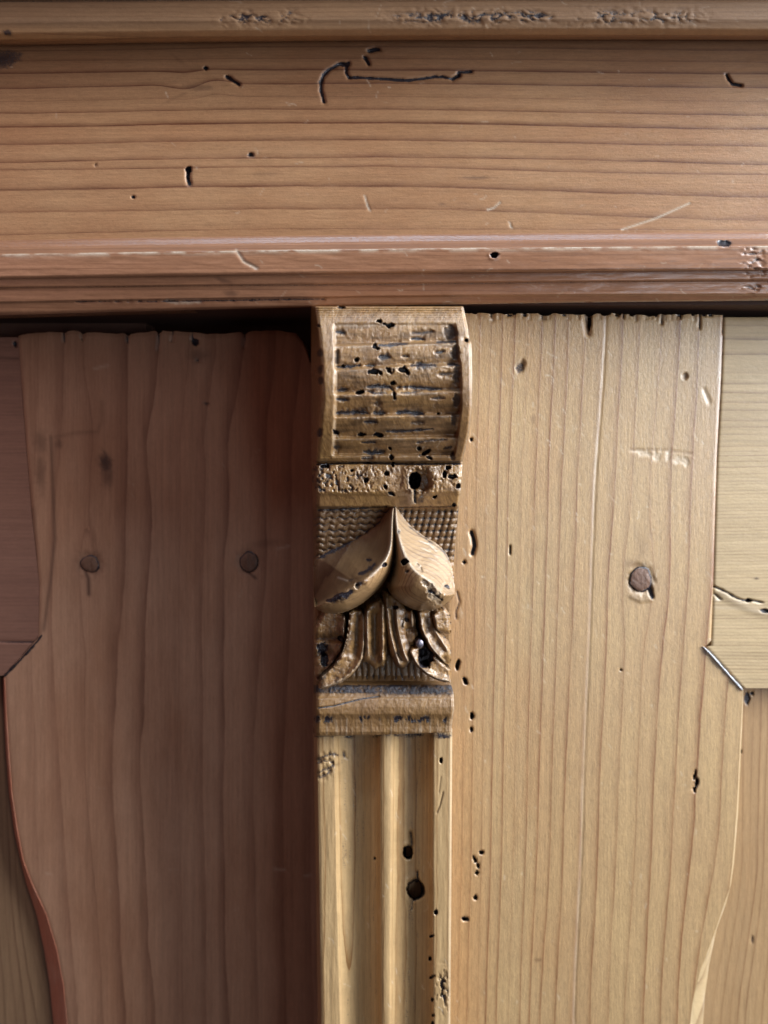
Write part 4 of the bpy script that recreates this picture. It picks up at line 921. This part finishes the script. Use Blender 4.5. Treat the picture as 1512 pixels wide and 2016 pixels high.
def leaf(side):
    if side == 'l':
        ridge = [C2(752, 482), C2(742, 560), C2(738, 680), C2(732, 800), C2(700, 890), C2(640, 970), C2(560, 1040), C2(480, 1095), C2(400, 1140), C2(310, 1195), C2(220, 1240), C2(126, 1285)]
        hr = ([0, .2, .45, .6, .8, 1], [104, 140, 182, 196, 192, 168])
        outer = [C2(735, 484), C2(700, 540), C2(640, 600), C2(570, 655), C2(500, 695), C2(400, 750), C2(300, 792), C2(220, 830), C2(150, 872), C2(122, 930), C2(116, 1010), C2(114, 1120), C2(118, 1270)]
        inner = [C2(760, 484), C2(762, 640), C2(766, 800), C2(758, 900), C2(738, 990), C2(700, 1060), C2(640, 1140), C2(560, 1215), C2(480, 1275), C2(400, 1315), C2(320, 1340), C2(240, 1345), C2(160, 1320), C2(118, 1280)]
        ho = ([0, .3, .7, 1], [92, 72, 66, 66]); hi = ([0, .3, .6, 1], [90, 96, 108, 112])
    else:
        ridge = [C2(770, 484), C2(775, 560), C2(785, 640), C2(805, 740), C2(835, 830), C2(870, 910), C2(910, 975), C2(960, 1020), C2(1010, 1050), C2(1060, 1085), C2(1100, 1130), C2(1140, 1170), C2(1190, 1190), C2(1243, 1180)]
        hr = ([0, .2, .45, .65, .85, 1], [104, 138, 176, 192, 188, 158])
        outer = [C2(776, 482), C2(820, 545), C2(870, 620), C2(960, 690), C2(1020, 735), C2(1090, 770), C2(1150, 820), C2(1190, 875), C2(1218, 950), C2(1235, 1020), C2(1244, 1100), C2(1246, 1180)]
        inner = [C2(763, 486), C2(758, 600), C2(762, 720), C2(764, 850), C2(758, 960), C2(740, 1040), C2(712, 1100), C2(715, 1160), C2(760, 1215), C2(830, 1265), C2(910, 1305), C2(1000, 1322), C2(1090, 1312), C2(1160, 1280), C2(1215, 1230), C2(1244, 1188)]
        ho = ([0, .3, .7, 1], [94, 88, 92, 112]); hi = ([0, .25, .5, 1], [90, 96, 108, 112])
    poly = outer + inner[::-1]
    rd = smooth_poly(ridge, 2)
    def hf(F, d, m):
        X, Y = F.X, F.Y
        dr, t = seg_dist(X, Y, rd)
        do, to = seg_dist(X, Y, smooth_poly(outer, 2)); di, ti = seg_dist(X, Y, smooth_poly(inner, 2))
        # which side of the ridge: inside the polygon ridge+outer -> hollow
        hol = inside(X, Y, np.vstack([rd, smooth_poly(outer, 2)[::-1]]))
        hol = np.where(m, hol, do < di)
        HR = np.interp(t, *hr)
        a = dr / (dr + do + 1e-6); b = dr / (dr + di + 1e-6)
        HO = np.interp(to, *ho); HI = np.interp(ti, *hi)
        pw = 1.35 if side == 'l' else 1.25
        g = 1 - (1 - np.clip(a, 0, 1)) ** pw
        A = HR - (HR - HO) * g - (6 if side == 'l' else 0) * np.sin(np.clip(a, 0, 1) * math.pi)
        B = HR - (HR - HI) * (1 - np.sqrt(np.clip(1 - np.clip(b, 0, 1) ** 2.2, 0, 1)))
        H = np.where(hol, A, B)
        for _ in range(2):
            H[1:-1, 1:-1] = (H[1:-1, 1:-1] * 2 + H[:-2, 1:-1] + H[2:, 1:-1] + H[1:-1, :-2] + H[1:-1, 2:]) / 6
        H = H - 5 * np.exp(-(d / 2.4) ** 2)
        H += 2.0 * (fbm(X / 34, Y / 34, 161) - .5) + .7 * (fbm(X / 6, Y / 6, 162) - .5)
        F.hol = hol; F.dr = dr; F.t = t
        return H
    def ex(F, d):
        X, Y = F.X, F.Y
        if side == 'l':
            F.ring = np.where(F.hol, (X * .3 + Y * .2) / 30, (F.H * 1.1 + X * .2 + Y * .15) / 5.0)
            F.tone = np.maximum(F.tone, .60 * F.hol * sstep(0, 8, F.dr) * (.7 + .5 * fbm(X / 22, Y / 22, 163)))  # shade of the hollow painted in as a darker tone
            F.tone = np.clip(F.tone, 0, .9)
            for pts, w, dd in [([C2(240, 1235), C2(320, 1205), C2(410, 1165)], 8, .9), ([C2(480, 1020), C2(540, 1000), C2(600, 950)], 6, .75), ([C2(540, 905), C2(575, 910)], 3, .8), ([C2(460, 1110), C2(490, 1100)], 5, .8), ([C2(400, 1070), C2(430, 1065)], 6, .5),
                               ([C2(160, 890), C2(330, 800), C2(500, 700), C2(640, 600)], 5, .75)]:
                F.stroke(pts, w, depth=2.5, dirt=dd, rag=.7, taper=.3)
            F.dab(*C2(683, 948), 5, 4.4, -30, depth=10, dirt=1.2); F.dab(*C2(462, 1118), 5, 5, 0, depth=8, pale=.6, dirt=.2)
            F.pale = np.maximum(F.pale, .55 * np.exp(-(F.dr / 2.6) ** 2) * (F.t < .55))
            F.stroke([C2(310, 1050), C2(380, 1075)], 2, pale=.5)
        else:
            F.ring = np.where(F.hol, (X * .5 + F.H + Y * .1) / 12, (F.H * 1.1 + Y * .35) / 5.5)
            F.dab(*C2(842, 925), 7, 6, 0, depth=14, dirt=1.1, rim=1.5); F.dab(*C2(798, 683), 4, 5, 0, depth=4, dirt=.5)
            F.dab(*C2(955, 970), 5, 12, -42, depth=5, dirt=.3, pale=.5); F.dab(*C2(868, 1000), 4, 3, depth=4, dirt=.6)
            F.pale = np.maximum(F.pale, .7 * np.exp(-(F.dr / 3.2) ** 2) * (F.t < .8)); F.pale = np.maximum(F.pale, .22 * F.hol)  # pale wash over the hollow paints in its sheen
            # chipped patch below the ridge
            for cx, cy, r in ((1050, 1130, 10), (1090, 1180, 12), (1130, 1150, 9), (1060, 1210, 8), (1100, 1225, 9), (1010, 1100, 8), (1160, 1110, 8)):
                F.dab(*C2(cx, cy), r, r * .7, (cx * 7) % 90, depth=3.0, pale=.5, rag=.6)
            for cx, cy in ((1060, 1165), (1180, 1120), (1110, 1200)): F.dab(*C2(cx, cy), 6, 3, 30, depth=4, dirt=.7, rag=.7)
            F.stroke([C2(880, 640), C2(960, 705), C2(1060, 770), C2(1160, 840), C2(1205, 920)], 3, tone=.5, dirt=.45, rag=.8)
            for k in range(5):
                F.stroke([C2(960 + 14 * k, 760 + 60 * k), C2(1040 + 12 * k, 790 + 60 * k), C2(1100 + 8 * k, 850 + 50 * k)], 1.6, depth=1.6, tone=.35)
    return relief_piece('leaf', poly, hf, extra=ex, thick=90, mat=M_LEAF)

def lobe(poly, ridges, hbase, rise, w, grooves=(), name='acanthus_lobe', dirty=.0, pits=()):
    def hf(F, d, m):
        X, Y = F.X, F.Y
        H = hbase(X, Y) + rise * np.sqrt(np.clip(1 - (1 - np.clip(d / w, 0, 1)) ** 2, 0, 1))
        for pts, ww, hh in ridges:
            dd, t = seg_dist(X, Y, smooth_poly([C3(*p) for p in pts], 2)); H += 1.7 * hh * np.exp(-dd / (1.5 * ww)) * (.75 + .5 * vnoise(X / 9, Y / 9, 77))
        for pts, ww, hh in grooves:
            dd, t = seg_dist(X, Y, smooth_poly([C3(*p) for p in pts], 2)); H -= hh * np.exp(-(dd / (1.9 * ww)) ** 2)
        H += 4.0 * (fbm(X / 16, Y / 16, 171) - .5) + 1.3 * (fbm(X / 3, Y / 3, 172) - .5)
        return H
    def ex(F, d):
        for pts, ww, hh in grooves:
            F.stroke(smooth_poly([C3(*p) for p in pts], 2), ww * 1.2, dirt=.22 + dirty, tone=.6, rag=.9, taper=.5)
        for pts, ww, hh in ridges:
            F.stroke(smooth_poly([C3(*p) for p in pts], 2), ww * .6, pale=.3, rag=.8)
        for cx, cy, rx, ry, a, dp, dt in pits: F.dab(*C3(cx, cy), rx, ry, a, depth=dp, dirt=dt)
        k = sstep(.55, .7, fbm(F.X / 5, F.Y / 5, 173)); F.dirt = np.maximum(F.dirt, .38 * k); F.H -= .8 * k
        F.tone = np.maximum(F.tone, .10 + .6 * sstep(.48, .7, fbm(F.X / 7, F.Y / 22, 174)))
    return relief_piece(name, [C3(*p) for p in poly], hf, sm=1, extra=ex, thick=45)

def hb(top, bot, y0=1180, y1=1340):
    return lambda X, Y: np.interp(Y, [y0, y1], [top, bot])

def foliage():
    # shaded outer lobe on the left
    lobe([(122, 300), (380, 290), (352, 560), (300, 660), (230, 750), (140, 840), (118, 800)],
         [([(360, 300), (350, 560), (290, 690), (160, 820)], 5, 10)], hb(80, 70), 12, 9,
         grooves=[([(130, 520), (230, 525), (320, 515)], 4, 10), ([(130, 660), (220, 640)], 4, 6)], dirty=.2,
         pits=[(200, 690, 8, 14, 0, 10, .8), (180, 600, 10, 12, 0, 9, .8), (330, 520, 6, 6, 0, 6, .8)])
    # long sweeping lobe on the left
    lobe([(405, 290), (520, 290), (525, 500), (520, 640), (470, 760), (380, 850), (260, 910), (150, 935), (150, 850), (260, 765), (340, 660), (380, 540), (398, 400)],
         [([(395, 300), (385, 520), (330, 680), (240, 770), (150, 850)], 4, 9), ([(515, 320), (512, 640), (460, 760), (300, 880), (160, 920)], 4, 7)], hb(90, 90), 14, 9,
         grooves=[([(470, 330), (462, 520), (455, 640)], 5, 9)])
    # central tongues
    lobe([(500, 270), (700, 165), (706, 500), (692, 738), (645, 742), (606, 770), (575, 735), (540, 708), (500, 700)],
         [([(545, 300), (545, 480), (550, 640)], 4, 8), ([(665, 250), (668, 500), (668, 690)], 3.6, 9)], hb(92, 86), 12, 7,
         grooves=[([(605, 330), (606, 640)], 4.6, 9)])
    lobe([(660, 150), (720, 140), (860, 250), (850, 460), (900, 560), (900, 700), (856, 745), (820, 768), (775, 745), (738, 660), (712, 560), (690, 400)],
         [([(700, 200), (720, 420), (760, 600), (800, 720)], 4, 9), ([(775, 260), (790, 450), (840, 640), (868, 700)], 4, 8)], hb(94, 88), 12, 7,
         grooves=[([(745, 260), (765, 470), (800, 640)], 4, 8)], pits=[(770, 268, 5, 4, 0, 12, 1.2)])
    # little block with the square boss
    lobe([(820, 290), (925, 290), (930, 440), (950, 470), (935, 560), (860, 585), (825, 470)],
         [([(830, 300), (835, 440)], 4, 7), ([(900, 310), (905, 420)], 4, 6)], hb(84, 96), 12, 8, grooves=[([(830, 455), (900, 435)], 3, 7)],
         pits=[(860, 370, 5, 5, 0, 5, .6)])
    # broad sweeping lobe on the right
    lobe([(885, 590), (940, 580), (1000, 560), (1060, 620), (1120, 690), (1180, 745), (1218, 770), (1216, 868), (1150, 870), (1070, 838), (990, 790), (925, 720), (888, 650)],
         [([(890, 620), (940, 720), (1020, 800), (1120, 850), (1210, 862)], 4.5, 9), ([(1060, 620), (1140, 700), (1216, 770)], 3.5, 5)], hb(92, 92), 14, 8,
         pits=[(1020, 655, 15, 21, 10, 20, .85), (1000, 730, 10, 8, 0, 8, .8), (990, 630, 10, 8, 0, 8, .6)])
    lobe([(940, 290), (1075, 290), (1100, 430), (1160, 500), (1212, 560), (1218, 740), (1150, 705), (1060, 625), (985, 510), (950, 400)],
         [([(965, 310), (990, 470), (1070, 610), (1160, 700)], 4, 10), ([(1080, 440), (1205, 640)], 6, 5)], hb(86, 88), 14, 12,
         grooves=[([(1165, 690), (1215, 725)], 3, 10), ([(935, 330), (950, 420), (1000, 540)], 3, 8)])
    lobe([(1065, 300), (1200, 265), (1222, 480), (1180, 482), (1120, 465), (1085, 430)],
         [([(1085, 330), (1105, 440)], 3.4, 5)], hb(100, 100), 12, 10)

def nail_head():
    x, y = C3(966, 562)
    F = grid(np.arange(x - 10, x + 10, 1.0), np.arange(y - 10, y + 10, 1.0))
    r = np.hypot(F.X - x, (F.Y - y) / 1.1) / 7.6
    F.H = 108 + 6 * np.sqrt(np.clip(1 - (r * .9) ** 2, 0, 1)) + 1.2 * (fbm(F.X / 3, F.Y / 3, 6) - .5)
    return build('nail_head', F, OPEN, M_NAIL, capital, 20, mask=r < 1.05)

def base_moulding():
    F = cap_grid(1343, 1452, 1.4, 190)
    X, Y = F.X, F.Y
    sag = (X - 622) / 268.0
    # lower edge runs from 1450 on the left to 1441 on the right, upper edge level
    yy = 1343 + (Y - 1343) * (1 - .085 * sag)
    F.Y = yy; Y = yy
    H = np.interp(Y, [1343, 1347, 1352, 1360, 1371, 1376, 1392, 1406, 1416, 1430, 1441, 1447, 1451], [58, 76, 86, 91, 96, 101, 104, 104, 100, 97, 97, 94, 80])
    F.H = H + 2 * np.sin(np.clip((Y - 1376) / 40, 0, 1) * math.pi)
    relief(F, 1, 181)
    n = fbm(X / 5, Y / 5, 182); n2 = fbm(X / 30, Y / 8, 183)
    t = sstep(1346, 1350, Y) * sstep(1374 - 6 * (X < 720), 1362, Y)
    F.dirt = np.maximum(F.dirt, t * np.clip(.55 + .9 * (n - .5) + .3 * (n2 - .5), 0, 1)); F.H += t * 3.5 * (n - .5); F.tone = np.maximum(F.tone, .5 * t + .38)
    relief(F, .8, 188)
    F.stroke([C3(150, 1078), C3(260, 1065), C3(400, 1030), C3(500, 1005), C3(640, 985)], 1.6, depth=3.5, dirt=.85)
    v = fbm((X + 14 * fbm(X / 30, Y / 30, 189)) / 4.5, Y / 16, 184); e = np.exp(-((Y - 1416) / 8) ** 2) * sstep(.45, .6, fbm(X / 34, Y * 0, 185) + .12)
    F.dirt = np.maximum(F.dirt, .95 * e * sstep(.38, .58, v)); F.H -= 1.5 * e * sstep(.4, .6, v); F.tone = np.maximum(F.tone, .35 * np.exp(-((Y - 1414) / 12) ** 2))
    v2 = sstep(1408, 1420, Y) * (fbm(X / 3.5, Y / 40, 186) - .5); F.H += 1.1 * v2; F.pale = np.maximum(F.pale, np.clip(v2, 0, 1) * 1.0)
    flank(F, 1)
    F.pale = np.maximum(F.pale, .4 * sstep(.985, 1, F.v))  # pale right arris, a highlight put into the colour
    F.ring = (X * .55 + F.H) / 12 + .6 * fbm(X / 80, Y / 80, 187)
    F.dirt = np.maximum(F.dirt, .7 * sstep(1447, 1451, Y))
    return build('base_moulding', F, OPEN, M_CARVE, capital, 70)

capital = holder('carved_capital', OPEN.at(756, 1345, 20), ward)
scroll(); core(); leaf('l'); leaf('r'); foliage(); nail_head(); base_moulding()
